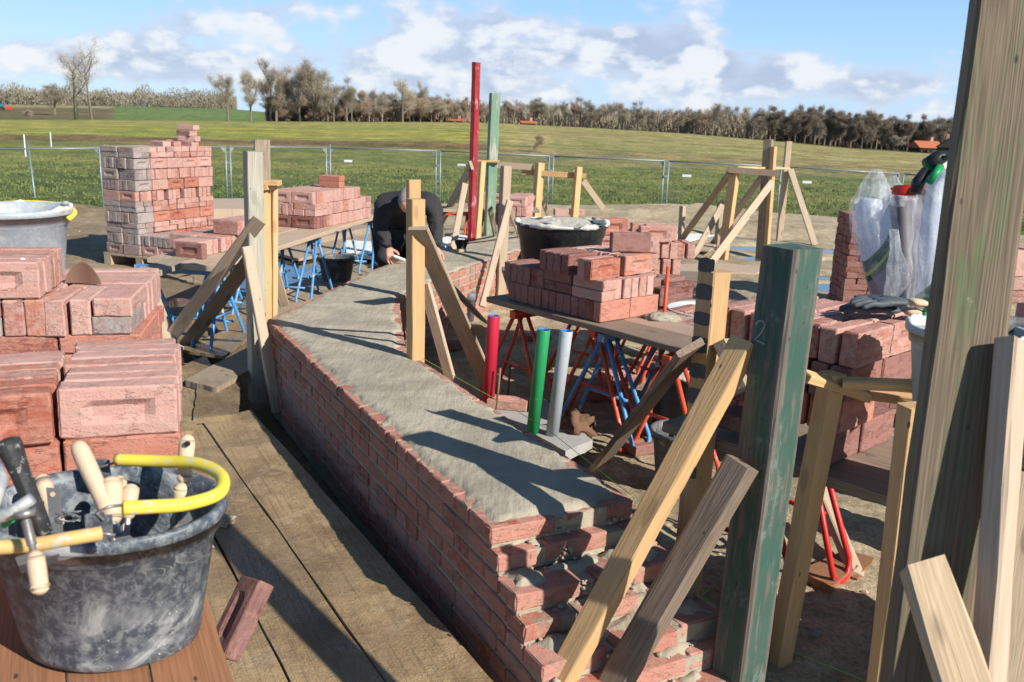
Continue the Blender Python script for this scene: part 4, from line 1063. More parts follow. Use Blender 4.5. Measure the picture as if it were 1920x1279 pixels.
plank([(812, 452), (835, 462), (882, 444), (860, 436)], .44, .05, 'white foam block between the kneeling man and the red post', mat=FOAM, name='foam_board', cat='foam board', group='white foam boards', sub=5)
plank([(1500, 1070), (1560, 1100), (1610, 1060), (1560, 1040)], .03, .03, 'red brown slatted board on the sand by the red trestle foot', mat=TABLEW, group='boards at the red trestle', sub=4)
plank([(1520, 1055), (1605, 1085), (1640, 1045), (1590, 1030)], .012, .02, 'second red brown board under the slatted one by the red trestle', mat=TABLEW, group='boards at the red trestle', sub=4)
plank([(1240, 1130), (1300, 1170), (1345, 1135), (1290, 1100)], .02, .02, 'flat wood offcut at the foot of the striped post', mat=PINE2, sub=4, group='')
# concrete slab with the three pipes
plank([(905, 760), (1060, 845), (1110, 825), (1015, 742)], .10, .05, 'rough grey concrete slab on which the coloured pipes stand', mat=CONC, name='concrete_slab', cat='slab', group='')
# ------------------------------------------------------------------ loose bricks
BL, BW, BT = .21, .10, .052
def brick_mesh(seed, frog=True):
    rn = random.Random(seed); m = MB()
    xs = [-.105, -.1005, -.066, -.046, -.015, .015, .046, .066, .1005, .105]; ys = [-.05, -.0455, -.024, -.010, .010, .024, .0455, .05]; zs = [-.026, -.0215, 0, .0215, .026]
    X, Y, Z = len(xs), len(ys), len(zs); idx = {}; sd = seed * 3.7
    def vid(i, j, k):
        if (i, j, k) in idx: return idx[i, j, k]
        x, y, z = xs[i], ys[j], zs[k]
        if i in (0, X - 1) and (j in (0, Y - 1) or k in (0, Z - 1)): x *= .982
        if j in (0, Y - 1) and (i in (0, X - 1) or k in (0, Z - 1)): y *= .965
        if k in (0, Z - 1) and (j in (0, Y - 1) or i in (0, X - 1)): z *= .93
        if frog and k == Z - 1 and 3 <= i <= X - 4 and 3 <= j <= Y - 4: z -= .010
        if frog and k == Z - 1 and (i in (2, X - 3) or j in (2, Y - 3)) and 2 <= i <= X - 3 and 2 <= j <= Y - 3: z += .0006
        q = Vector((x, y, z)) * 18
        x += .0022 * nz(q.x + sd, q.y, q.z); y += .0026 * nz(q.x, q.y + sd, q.z + 5); z += .0022 * nz(q.x, q.y + 9, q.z + sd)
        ed = (i in (0, X - 1)) + (j in (0, Y - 1)) + (k in (0, Z - 1))
        if ed >= 2 and rn.random() < .25: f = rn.uniform(.955, .99); x *= f; y *= f
        idx[i, j, k] = len(m.v); m.v.append((x, y, z)); return idx[i, j, k]
    for i in range(X - 1):
        for j in range(Y - 1):
            m.f.append((vid(i, j, 0), vid(i, j + 1, 0), vid(i + 1, j + 1, 0), vid(i + 1, j, 0))); m.f.append((vid(i, j, Z - 1), vid(i + 1, j, Z - 1), vid(i + 1, j + 1, Z - 1), vid(i, j + 1, Z - 1)))
        for k in range(Z - 1):
            m.f.append((vid(i, 0, k), vid(i + 1, 0, k), vid(i + 1, 0, k + 1), vid(i, 0, k + 1))); m.f.append((vid(i, Y - 1, k), vid(i, Y - 1, k + 1), vid(i + 1, Y - 1, k + 1), vid(i + 1, Y - 1, k)))
    for j in range(Y - 1):
        for k in range(Z - 1):
            m.f.append((vid(0, j, k), vid(0, j, k + 1), vid(0, j + 1, k + 1), vid(0, j + 1, k))); m.f.append((vid(X - 1, j, k), vid(X - 1, j + 1, k), vid(X - 1, j + 1, k + 1), vid(X - 1, j, k + 1)))
    m.mi = [0] * len(m.f); return m
BM = [brick_mesh(i + 1, i not in (1, 4)) for i in range(6)]
# colour families: pale pink, mixed, dark; dark also paints shade into shaded bricks
BMAT = {'mix': brick_tint('brick_clay_mixed', (.89, .85, .83)), 'pink': brick_tint('brick_clay_pink', (.92, .92, .92)), 'grey': brick_tint('brick_clay_grey', (.64, .88, .96)), 'dark': brick_tint('brick_clay_dark_shaded', (.52, .45, .45)), 'red': brick_tint('brick_clay_red', (.84, .62, .54))}
BME = {(k, i): BM[i].mesh('brick', BMAT[k]) for k in BMAT for i in range(6)}
AX = {'E': ((0, 1, 0), (0, 0, 1), (1, 0, 0)), 'S': ((1, 0, 0), (0, 0, 1), (0, -1, 0)), 'F': ((1, 0, 0), (0, 1, 0), (0, 0, 1)), 'H': ((0, 1, 0), (-1, 0, 0), (0, 0, 1)),
      'E2': ((0, -1, 0), (0, 0, 1), (-1, 0, 0)), 'S2': ((-1, 0, 0), (0, 0, 1), (0, 1, 0)),
      'B': ((1, 0, 0), (0, 0, 1), (0, -1, 0))}
BR = []     # (matrix, tint, label, group, visible)
rb = random.Random(99)
def put(M, code, u, v, w, lab, grp, tint='mix', vis=True, jit=1.0, tilt=0.0):
    """centre of the brick at (u, v, w) of the stack's frame M"""
    x, y, z = AX[code]
    L = Matrix((x, y, z)).transposed().to_4x4(); L.translation = Vector((u + rb.uniform(-.003, .003) * jit, v + rb.uniform(-.004, .004) * jit, w + rb.uniform(-.0014, .0014) * jit))
    r = Matrix.Rotation(rb.uniform(-.022, .022) * jit + tilt, 4, 'Z')
    T = Matrix.Translation(L.translation); L0 = L.copy(); L0.translation = (0, 0, 0)
    BR.append((M @ T @ r @ L0, tint, lab, grp, vis))
PT = .0535
def block(M, code, u, v, w, lab, grp, tint='mix', vis=(1, 1, 1), n=4, jit=1.0, depth=4):
    """a .21 x .21 x .10 block of four bricks whose near left bottom corner is (u, v, w); vis = near face, far-u face, top seen"""
    nf, uf, tp = vis
    for k in range(4):
        if code in ('E', 'E2'):
            if k < n: put(M, code, u + PT * (k + .5), v + .105, w + .05, lab, grp, tint, bool(nf or tp or (uf and k == 3)), jit)
        elif code in ('S', 'S2'):
            if k < n: put(M, code, u + .105, v + PT * (k + .5), w + .05, lab, grp, tint, bool(tp or uf or (nf and k == 0)), jit)
        elif code == 'FF':
            put(M, 'F', u + .105, v + .053 + .106 * (k % 2), w + .026 + .052 * (k // 2), lab, grp, tint, bool((nf and k % 2 == 0) or uf or (tp and k > 1)), jit)
        elif code == 'HH':
            put(M, 'H', u + .053 + .106 * (k % 2), v + .105, w + .026 + .052 * (k // 2), lab, grp, tint, bool(nf or (uf and k % 2) or (tp and k > 1)), jit)
def course(M, code, us, vs, w, lab, grp, tint='mix', top=False, **k):
    for i, u in enumerate(us):
        for j, v in enumerate(vs):
            t = tint(i, j) if callable(tint) else tint
            block(M, code, u, v, w, lab, grp, t, (j == 0, i == len(us) - 1, top), **k)
Q = .2155
def rng(n, s=0.0): return [s + Q * i for i in range(n)]
# --- near left stack on the work table
MN = yawM((-.84, 1.60, .735), R(20))
GN = 'bricks of the near left stack'
for w, cd in ((.0, 'FF'), (.10, 'S')):
    course(MN, cd, [-2 * Q, -Q, 0], rng(1), w, 'red brick low in the near left stack, behind the tool bucket', GN, 'red')
for i, u in enumerate([-2 * Q - .012, -Q - .008, 0]):
    for k in range(7 if i == 2 else 6):
        put(MN, 'S', u + .105 + rb.uniform(-.005, .005), .056 * (k + .5) + (.0 if i == 2 else -.015), .25,
            (('large frogged front brick at the right corner of the near left stack' if k == 0 else 'pink brick on edge in the right hand receding rows of the near left stack') if i == 2 else ('red front brick at the left of the near left stack' if k == 0 else 'red brick on edge in the left hand receding rows of the near left stack')),
            GN, 'pink' if i == 2 or k > 1 else 'red', True, 1.5, -.03 if i == 2 else .06)
MQ = yawM(D(172, 630, 2.46), R(13)); zq = MQ.translation.z
for k in range(-2, 1): put(MQ, 'F', k * .215 + .115 - .095, .055, -.027, 'flat red brick under the rear tier, %s of the dark gap' % ('right' if k == 0 else 'left'), GN, 'red', k in (-2, -1, 0))
for k in range(4): put(MQ, 'E', -.0545 * (k + .5), .105, .050, ('rightmost', 'second from the right', 'third from the right', 'leftmost')[k] + ' upright brick end in the rear tier of the near left stack', GN, 'pink', True, 1.5)
for k in range(2): put(MQ, 'H', -.0545 * 4 - .052, .108, .026 + k * .053, ('lower' if k == 0 else 'upper') + ' flat brick end at the left edge of the rear tier, near left stack', GN, 'pink' if k else 'grey', True)
for k in range(2): put(MQ, 'H', .055, .110, .026 + k * .053, 'upper flat brick at the right end of the rear tier' if k else 'lower grey flat brick at the right end of the rear tier', GN, 'pink' if k else 'grey', True, 1.5)
for k in range(6):
    put(MQ, 'S', .0, .245 + PT * k, .046, 'brick on edge in the rows beneath the brown half disc', GN, 'pink', True, 1.5)
    put(MQ, 'S', -.22, .245 + PT * k, .046, 'inner brick', GN, 'pink', False, 1.5)
for k in range(5): put(MQ, 'S', -.225, .03 + PT * k, .154, 'frogged pink brick in the topmost row of the near left stack', GN, 'pink', True, 1.2)
for k in range(5): put(MQ, 'S', -.445, .04 + PT * k, .154, 'brick in the topmost row of the near left stack, cut off by the picture edge', GN, 'pink', True, 1.2)
for j in range(5):
    for u in (.0, -.216): put(MQ, 'S', u, .03 + PT * 2 * j, -.103, 'inner brick', GN, 'red', False)
for j in range(3):
    put(MQ, 'F', .02, .16 + .105 * j, -.027, 'inner brick', GN, 'red', False); put(MQ, 'F', -.195, .16 + .105 * j, -.027, 'inner brick', GN, 'red', False)
# --- pallet stack
pc = G(262, 480, .12); MP = yawM(pc, R(-24)) ; PU = -2 * Q
LP = 'weathered brick in the tall stack on the wooden pallet'; GP = 'bricks of the tall pallet stack'
pal = ['S', 'E', 'FF', 'E', 'FF', 'S', 'E', 'S', 'E', 'FF']
for c, cd in enumerate(pal):
    w = .105 * c; tp = c == len(pal) - 1
    for i in range(2):
        for j in range(5):
            vis = (j == 0, i == 1, tp or (c > 6))
            tn = 'grey' if j == 0 else ('mix' if c in (6, 7, 4) else 'pink')
            if c in (3, 1) and j > 0: tn = 'red'
            if c == 6 and j in (2, 3): tn = 'red'
            if c == 5: tn = 'pink'
            code = cd if not (cd == 'S' and c == 5 and j > 0) else 'S'
            n = 4 if not (c == 5 and i == 1 and j > 0) else 3
            block(MP, code, PU + Q * i, Q * j, w, LP + (' left end' if j == 0 else ' long side') if 0 else LP, GP, tn, vis, n=n, jit=1.8)
for c, cd in ((0, 'S'), (1, 'E')):
    for i in (2, 3): block(MP, cd, PU + Q * i + .01, 0.02, .105 * c, 'brick in the low front step of the pallet stack', GP, 'grey' if c else 'pink', (1, 1, 1), jit=1.5)
    block(MP, cd, PU + Q * 2, Q + .02, .105 * c, 'brick in the low front step of the pallet stack', GP, 'grey' if c else 'pink', (0, 1, c == 1), jit=1.5)
for k, (u, v, w) in enumerate(((-.12, .86, 0), (-.10, .86, 1), (-.13, .87, 2), (-.12, .86, 3), (-.22, .70, 0), (-.30, .9, 0), (-.16, .52, 0))):
    put(MP, 'F', u, v, 1.05 + .026 + w * .053, 'loose flat brick piled on top of the pallet stack', GP, 'pink', True, 3, rb.uniform(-.2, .2))
# --- middle table (left of the man)
c0 = G(590, 430, .6); MT = yawM(c0, R(-17)); GT = 'bricks on the long middle table'
LT = 'pink brick in the three tier stack on the middle table'
for j in range(5):
    for i, u in enumerate((-2 * Q, -Q)):
        block(MT, 'S' if j == 0 else 'S', u, Q * j, 0, LT, GT, 'dark' if (j == 0) else 'pink', (j == 0, i == 1, False), n=4)
        if j < 4: block(MT, ('E' if i == 0 else 'HH') if j == 0 else 'S', u + .01, Q * j + .01, .102, LT, GT, 'pink', (j == 0, i == 1, j > 2), n=4)
        if j < 4: block(MT, 'S', u - .01, Q * j + .015, .204, LT, GT, 'pink', (j == 0, i == 1, True), n=4, jit=1.4)
block(MT, 'FF', -Q, Q * 4 + .01, .102, 'flat brick at the far end of the stack on the middle table', GT, 'pink', (0, 1, 1)); block(MT, 'FF', -2 * Q, Q * 4 + .01, .102, LT, GT, 'pink', (0, 1, 1))
for k in range(2): put(MT, 'F', -.17, .62, .306 + .026 + .053 * k, 'one of two flat red bricks topping the stack on the middle table', GT, 'red', True, .5)
LT2 = 'pink brick in the low row at the near end of the middle table'
c1 = G(372, 482, .6); MU = yawM(c1, R(-19))
for j in range(3):
    block(MU, 'S', -Q + .01, Q * 1.15 * j, 0, LT2, GT, 'pink', (1, 1, 1), n=4, jit=1.6)
    block(MU, 'S', -2 * Q, Q * 1.1 * j + .25, 0, LT2, GT, 'pink', (0, 1, 0), n=3, jit=1.6) if j < 2 else None
put(MU, 'S', -.02, -.045, .05, 'dark red brick on edge at the very front of the middle table row', GT, 'dark', True)
for j in range(2):
    block(MU, 'S', -Q + .04, .38 + Q * 1.1 * j, .102, 'pink brick in the upper row near the end of the middle table', GT, 'pink', (1, 1, 1), n=4, jit=1.6)
# --- right table
c2 = G(1125, 606, .6); MR = yawM(c2, R(41)); GR = 'bricks on the right table'
LR = 'brick in the bottom tier of the stack on the right table'
for k in range(13): put(MR, 'S', .105, PT * (k + .5), .05, LR, GR, 'dark' if k else 'red', True, .8)  # shade of the left face put into the clay behind the front brick
for k in range(13): put(MR, 'S2', .105 + Q, PT * (k + .5), .05, LR, GR, 'red' if k == 0 else 'mix', k < 2, .8)
LR2 = 'brick in the second tier of the stack on the right table'
put(MR, 'H', .055, .105, .102 + .026, 'flat brick at the near corner of the second tier on the right table', GR, 'pink'); put(MR, 'H', .055, .105, .154 + .026, 'flat brick at the near corner of the second tier on the right table', GR, 'pink')
for k in range(5): put(MR, 'E', .105 + .027 + .0565 * k, .11, .152, LR2, GR, 'pink', True, 1.6)
for k in range(2):
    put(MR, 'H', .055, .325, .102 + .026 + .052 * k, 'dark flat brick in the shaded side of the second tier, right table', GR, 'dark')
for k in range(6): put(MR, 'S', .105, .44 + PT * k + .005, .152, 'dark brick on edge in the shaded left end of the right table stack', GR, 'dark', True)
for k in range(8): put(MR, 'E', .14 + .0565 * (k % 5), .33 + .22 * (k // 5), .152, LR2, GR, 'mix', False)
LR3 = 'frogged brick in the top tier of the stack on the right table'
put(MR, 'S', .075, .075, .254, 'orange red frogged brick on edge at the near corner of the top tier, right table', GR, 'red', True, 1, .02); put(MR, 'S', .085, .13, .254, LR3, GR, 'pink', True)
for k in range(7): put(MR, 'S', .325 if k < 3 else .31, .085 + .055 * k, .254, LR3, GR, 'pink', True)
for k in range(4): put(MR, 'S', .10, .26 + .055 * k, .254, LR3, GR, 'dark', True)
put(MR, 'S2', .36, .16, .255 + .10, 'dark maroon brick standing on edge on top of the right table stack', GR, 'dark', True, 1, -.55)
# --- stack behind the black tub
TUBY = 5.35; TUBZ = atY(1052, 417, TUBY).z - .40
c3 = D(1172, 475, 5.55); c3.z = TUBZ + .153; MB_ = yawM(c3, R(8)); GB = 'bricks of the stack behind the black tub'
LB = 'pink brick in the stack right behind the big black tub'
for c in range(3):
    for i in range(2):
        for j in range(2): block(MB_, ('S', 'E', 'S')[c] if not (i == 1 and c == 1) else 'S', -Q + .02 + Q * i * .9, Q * j, -.15 + .103 * c, LB, GB, 'pink', (j == 0, i == 1, c == 2), n=4, jit=1.5)
for k in range(2): put(MB_, 'S', -.09, .03 + PT * k, .209, 'large looking frogged brick topping the stack behind the black tub', GB, 'red', True)
for k in range(3): put(MB_, 'S', .22 + .06 * (k % 2), .15 + .08 * k, .16, 'small brick on the right side of the stack behind the black tub', GB, 'pink', True, 3)
for k in range(5): put(MB_, 'E', .24 + k * .056, .25, .05, LB, GB, 'pink', True, 2)
for k in range(3): put(MB_, 'E', .24 + k * .07, .25, -.055, LB, GB, 'pink', True, 2)
# --- stack in the far middle on a trestle
c4 = G(985, 425, .45); MF = yawM(c4, R(-8)); GF = 'bricks of the small far stack'
LF = 'pink brick in the small far stack behind the pine posts'
for c in range(3):
    for j in range(3): block(MF, 'E' if c % 2 else 'S', -Q, Q * j * .98, .103 * c, LF, GF, 'pink', (j == 0, 1, c == 2), jit=1.5)
    block(MF, 'S', -2 * Q, .2, .103 * c, LF, GF, 'pink', (1, 0, c == 2))
    block(MF, 'S', -3.2 * Q, .3, .103 * c, 'dark brick of the far stack just right of the red post', GF, 'dark' if c < 2 else 'pink', (1, 0, c == 2))
c5 = G(1040, 405, .15); M5 = yawM(c5, R(5))
for k in range(4): put(M5, 'S', .105, PT * k, .05, 'brick in the short row on the ground behind the far posts', GF, 'pink', True); put(M5, 'S', .36, PT * k + .1, .05, 'brick in the short row on the ground behind the far posts', GF, 'pink', True)
# --- right stack under the gloves
c6 = D(1603, 692, 2.52); ZS = c6.z; M6 = yawM(c6, R(43)); G6 = 'bricks of the stack under the gloves'
L6 = 'brick on edge in the top tier of the stack under the gloves'
for i in range(2):
    for k in range(8): put(M6, 'S', .105 + Q * i, PT * (k + .5) * 1.1, .05, L6 if i == 0 else 'brick in the back row of the top tier under the gloves', G6, 'mix' if k % 3 else 'pink', True, 1.4)
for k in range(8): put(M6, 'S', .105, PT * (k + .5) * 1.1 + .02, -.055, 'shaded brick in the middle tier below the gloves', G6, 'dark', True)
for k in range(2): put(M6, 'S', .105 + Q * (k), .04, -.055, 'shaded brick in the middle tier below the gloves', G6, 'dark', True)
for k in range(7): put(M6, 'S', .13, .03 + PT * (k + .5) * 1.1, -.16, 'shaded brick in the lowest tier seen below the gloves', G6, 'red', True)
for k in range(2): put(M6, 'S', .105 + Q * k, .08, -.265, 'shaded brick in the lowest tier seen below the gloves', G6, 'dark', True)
for k in range(6): put(M6, 'F', .11 + .0 * k, .4, -.16 - .105 * (k % 2), L6, G6, 'dark', False)
L7 = 'loose pink brick on the low pile between the striped post and the green post'
c7 = G(1385, 640, .52); M7 = yawM(c7, R(45))
for i in range(2):
    for k in range(9): put(M7, 'S', .105 + Q * i - .16, PT * (k + .5) * 1.1 - .05, .03, L7, G6, 'pink' if k % 4 else 'dark', True, 2)
for (u, v, w) in ((.25, .45, .13), (.40, .50, .13), (.12, .62, .13), (.52, .62, .13), (.34, .66, .13)): put(M7, 'S', u - .1, v + .1, w, 'single pink brick lying on top of the low pile left of the green post', G6, 'dark', True, 2, rb.uniform(-.4, .4))
# --- brick column below the bags, and the one behind the large post
c8 = G(1578, 575, .0); M8 = yawM(c8, R(-2)); G8 = 'bricks of the stack carrying the cement bags'
for c in range(8):
    for i in range(2):
        for j in range(2):
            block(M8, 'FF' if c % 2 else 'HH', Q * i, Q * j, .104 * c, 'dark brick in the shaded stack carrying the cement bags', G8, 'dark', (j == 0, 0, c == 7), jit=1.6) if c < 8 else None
pb_ = D(1648, 560, 4.75); MS = yawM((pb_.x, pb_.y - .05, 0), R(-6))
for c in range(4):
    for i in range(4):
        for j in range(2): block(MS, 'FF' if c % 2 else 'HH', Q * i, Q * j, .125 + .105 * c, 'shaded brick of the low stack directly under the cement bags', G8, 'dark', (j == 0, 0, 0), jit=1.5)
P9 = atY(1885, 600, 3.4); M9 = yawM((P9.x, P9.y, 0), R(10)); 
for c in range(11):
    for i in range(2):
        if c in (8,) and i == 0: continue
        block(M9, ('E', 'FF')[c % 2], Q * i, 0, .104 * c, 'pink brick in the tall stack behind the large weathered post', 'bricks behind the large post', 'pink', (1, 0, c == 10), jit=2.2)
# --- single bricks lying about
def loose(px, py, yaw, lab, code='F', tint='mix', z=0.0, tilt=None, s=1.0):
    p = G(px, py, z); M = yawM((p.x, p.y, z), R(yaw))
    if tilt: M = M @ Matrix.Rotation(R(tilt[0]), 4, 'X') @ Matrix.Rotation(R(tilt[1]), 4, 'Y')
    h = .026 if code in ('F', 'H') else .05
    put(M, code, 0, 0, h, lab, 'loose bricks on the ground', tint, True)
loose(952, 765, -10, 'loose brick on the concrete slab beside the red pipe', 'F', 'pink', .10)
loose(1140, 735, 20, 'loose brick lying below the right table under the blue trestle foot', 'F', 'dark')
loose(1150, 712, -50, 'half buried brick beside the blue trestle foot', 'H', 'pink')
loose(1180, 700, 70, 'broken brick with an open frog left of the round black bucket', 'F', 'red')
loose(1175, 715, 10, 'pink brick end just left of the round black bucket', 'F', 'pink')
loose(1255, 548, 100, 'small brick piece on the sand right of the red trestle', 'F', 'dark')
loose(1262, 582, 20, 'brick chip on the sand near the round mortar bucket', 'F', 'dark')
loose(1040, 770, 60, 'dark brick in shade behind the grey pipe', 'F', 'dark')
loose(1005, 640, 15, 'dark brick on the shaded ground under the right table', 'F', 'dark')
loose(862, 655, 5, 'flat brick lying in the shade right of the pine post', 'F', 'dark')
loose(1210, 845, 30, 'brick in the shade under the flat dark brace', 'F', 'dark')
loose(1110, 740, 95, 'red brick under the right table between the trestle legs', 'F', 'red')
# the brick leaning on the mud in front
lq = V(.30, .62, .72).normalized(); nq = V(-.62, -.45, .65); nq = (nq - lq * nq.dot(lq)).normalized()
Mq = frame(lq, nq.cross(lq), nq, D(450, 1158, 2.42))
put(Mq, 'F', 0, 0, 0, 'dusty dark red frogged brick half sunk in the mud beside the tool bucket table', 'loose bricks on the ground', 'dark', True)
# --- link them: the nearest few hundred one by one, the rest as one mass
BR_vis = [b for b in BR if b[4]]
def score(b):
    x, y, d = proj(b[0].translation); return d if -120 < x < 2040 and d > 0 and y < 1400 else 99 + d
BR_vis.sort(key=score)
one = BR_vis[:300]; ids = set(id(b) for b in one); rest = MB()
for n, (M, tint, lab, grp, vis) in enumerate(one):
    o = bpy.data.objects.new('brick', BME[(tint, (0, 2, 3, 5)[n % 4] if 'frog' in lab else n * 7 % 6)]); C.objects.link(o); o.matrix_basis = M; tag(o, lab, 'brick', grp)
rest_mats = [BMAT[k] for k in BMAT]; keys = list(BMAT)
for n, b in enumerate(BR):
    if id(b) in ids: continue
    src = BM[n % 6]; rest.add(src.v, src.f, b[0], keys.index(b[1]), rb.random())
if rest.v: tag(rest.obj('stacked_bricks', rest_mats), 'remaining far and inner bricks of the stacks', 'bricks', kind='stuff')
print('bricks', len(BR), 'visible', len(BR_vis))

# ------------------------------------------------------------------ pallet, tables, trestles
def pallet(M, u0, u1, v0, v1, h, label, mat=PINE2):
    o = empty('pallet', M @ Vector((u0, v0, -h)), 0, label=label, cat='pallet')
    m = MB(); n = 5
    for k in range(n): m.box(((u0 + u1) / 2, v0 + (v1 - v0) * (k + .5) / n, -.012), (u1 - u0, (v1 - v0) / n * .8, .02), M)
    m.obj('deck', mat, o)
    for k in range(3):
        b = MB(); b.box((u0 + .05 + (u1 - u0 - .1) * k / 2, (v0 + v1) / 2, -h / 2 - .012), (.09, (v1 - v0) * .96, h - .022), M); b.obj('runner', mat, o)
pallet(yawM((MS @ Vector((0, 0, .125))), R(-6)), -.03, 4 * Q + .03, -.03, 2 * Q + .03, .12, 'wooden pallet under the bricks that carry the cement bags')
pallet(MP, PU - .04, PU + 4 * Q + .05, -.04, 5 * Q + .04, .12, 'worn wooden pallet under the tall brick stack')
def trestle(cx, cy, yaw, z, wid, mat, label, group='painted steel trestles', h0=0.0, spl=.26, loop=.13, nleg=2):
    o = empty('trestle', (cx, cy, h0), 0, label=label, cat='trestle', group=group)
    M = yawM((cx, cy, 0), yaw); r = .0112
    m = MB(); m.box((0, 0, z - .03), (wid, .045, .04), M); m.obj('top_bar', mat, o)
    for s in (-1, 1):
        for q in (-1, 1):
            leg = MB(); x0 = s * (wid / 2 - .06); pts = []
            a = Vector((x0 - .03, q * .02, z - .04)); b = Vector((x0 + .03, q * .02, z - .04))
            y1 = q * spl; zb = h0 + loop * .5 + r
            pts.append(a); pts.append(Vector((x0 - loop / 2, y1 * .93, zb)))
            for k in range(1, 8):
                an = math.pi * k / 8; pts.append(Vector((x0 - loop / 2 * math.cos(an), y1 * (.93 + .07 * math.sin(an)), zb - loop * .5 * math.sin(an))))
            pts.append(Vector((x0 + loop / 2, y1 * .93, zb))); pts.append(b)
            leg.tube([M @ p for p in pts], r, 8); leg.obj('leg', mat, o, smooth=True)
        st = MB(); st.tube([M @ Vector((s * (wid / 2 - .06), -spl * .55, h0 + z * .42)), M @ Vector((s * (wid / 2 - .06), spl * .55, h0 + z * .42))], r * .8, 7); st.obj('stretcher', mat, o, smooth=True)
    for q in ((-1, 1) if mat is BLUE and cx < 0 else ()):
        st = MB(); st.tube([M @ Vector((-(wid / 2 - .06), q * spl * .8, h0 + .16)), M @ Vector((wid / 2 - .06, q * spl * .8, h0 + .16))], r * .8, 7); st.obj('stretcher', mat, o, smooth=True)
    return o
def at(px, py, z=0.0): g = G(px, py, z); return g.x, g.y
tA = R(-9)
x, y = at(332, 500, .56); trestle(x, y + .05, tA, .56, .62, BLUE, 'blue steel trestle carrying the near end of the long middle table')
x, y = at(565, 440, .56); trestle(x - .02, y - .05, tA, .56, .40, BLUE, 'blue steel trestle under the middle of the long table, beside the small grey bucket')
x, y = at(672, 408, .56); trestle(x, y, tA, .56, .42, BLUE, 'blue steel trestle at the far end of the long table, next to the kneeling man')
x, y = at(440, 478, .56); trestle(x - .15, y + .5, tA, .56, .40, BLUE, 'blue steel trestle standing behind the pale green post')
def table_top(M, u0, u1, v0, v1, z, th, n, label, mat, name='table_board', jitter=.01, group=None, cat='board'):
    w = (u1 - u0) / n; rn = random.Random(int(u0 * 99 + v1 * 7))
    for k in range(n):
        a, b = rn.uniform(-jitter, jitter) * 8, rn.uniform(-jitter, jitter) * 8
        p0 = M @ Vector((u0 + w * (k + .5), v0 + a, z - th / 2)); p1 = M @ Vector((u0 + w * (k + .5), v1 + b, z - th / 2))
        beam(name, p0, p1, w - .004, th, mat, side=(M.to_3x3() @ Vector((1, 0, 0))), label=label[k] if isinstance(label, list) else label, cat=cat, group=group)
GTT = 'boards of the long middle table'
dv = (MT.inverted() @ c1).y
cb_ = G(700, 405, .6); MT0 = MT; MT = yawM(cb_, R(-9)); dv = -3.22
table_top(MT, -.54, -.27, dv + .12, .06, -.002, .035, 1, 'left board of the long middle table', PALEW, group=GTT)
table_top(MT, -.265, .02, dv, .12, -.002, .035, 1, 'right board of the long middle table with a pale front edge', PALEW, group=GTT)
Mz = yawM(G(322, 515, .6), R(-52)); beam('table_board', G(276, 512, .575), G(372, 478, .59), .17, .035, GREYW, side=(.8, -.6, 0), label='short grey weathered board end lying on the near blue trestle', cat='board', group=GTT)
# right table: planks run back from the near corner towards the tub
GRT = 'boards of the right table'
table_top(MR, -.05, .165, -.60, .78, -.002, .032, 1, 'front board of the right table, dark and mortar stained', DARKW, group=GRT)
table_top(MR, .17, .42, -.62, .80, -.002, .032, 1, 'middle board of the right table, dusted with mortar', mat_lumber('dusty_board', (.46, .33, .25), (.30, .20, .15), dirt=.5), group=GRT)
table_top(MR, .425, .50, -.60, .78, -.002, .032, 1, 'back board of the right table under the brick stack', PINE2, group=GRT)
mR = MR
def rt(u, v): p = MR @ Vector((u, v, 0)); return p.x, p.y
for (u, v, mt, lab) in ((.28, .62, ORANGE, 'orange steel trestle under the far end of the right table'), 
                        (.30, -.02, BLUE, 'light blue steel trestle under the middle of the right table'), (.34, .08, ORANGE, 'orange steel trestle under the middle of the right table'),
                        (.24, -.48, ORANGE, 'orange spattered trestle at the near end of the right table')):
    x, y = rt(u, v); trestle(x, y, R(41), .56, .62, mt, lab)
x, y = at(845, 400, .55); trestle(x, y + .3, R(0), .55, .5, ORANGE, 'orange steel trestle behind the kneeling man')
o = beam('table_board', G(820, 392, .60), G(905, 392, .60), .34, .03, GREYW, side=(0, 1, 0), label='board wrapped in glossy film on the orange trestle behind the man', cat='board')
beam('table_board', G(905, 392, .45) + V(0, .3, -.02), G(1010, 395, .45) + V(0, .3, -.02), .5, .03, GREYW, side=(0, 1, 0), label='board carrying the small far brick stack', cat='board')
x, y = at(960, 420, .42); trestle(x, y + .35, R(0), .42, .5, ORANGE, 'orange steel trestle under the small far brick stack')
# red tube trestle at right

# under stack 6: dark board and trestle
beam('table_board', M6 @ Vector((.22, -.50, -.335)), M6 @ Vector((.22, .62, -.335)), .50, .035, DARKW, side=M6.to_3x3() @ Vector((1, 0, 0)), label='dark wet board carrying the bricks under the gloves', cat='board')
beam('table_board', M7 @ Vector((.1, -.15, -.04)), M7 @ Vector((.1, .7, -.04)), .48, .035, DARKW, side=M7.to_3x3() @ Vector((1, 0, 0)), label='dark board under the low pile left of the green post', cat='board')
for (M_, z) in ((M6, ZS - .33), (M7, .46)):
    p = M_ @ (Vector((.30, .38, 0)) if M_ is M6 else Vector((.2, .1, 0))); trestle(p.x, p.y, R(45), max(.2, z - .02) if M_ is M6 else .44, .5, ORANGE if M_ is M7 else REDT, 'bright red steel trestle behind the large post, under the gloves stack' if M_ is M6 else 'orange trestle hidden in shade under the low brick pile', spl=.2)
beam('table_board', V(-.05, 5.62, TUBZ - .018), V(1.35, 5.72, TUBZ - .018), 1.05, .034, DARKW, side=(0, 1, 0), label='wide board carrying the black tub and the brick stack behind the right table', cat='board')
trestle(.95, 5.7, R(95), TUBZ - .035, .8, ORANGE, 'orange trestle holding the board of the brick stack behind the right table', spl=.2)
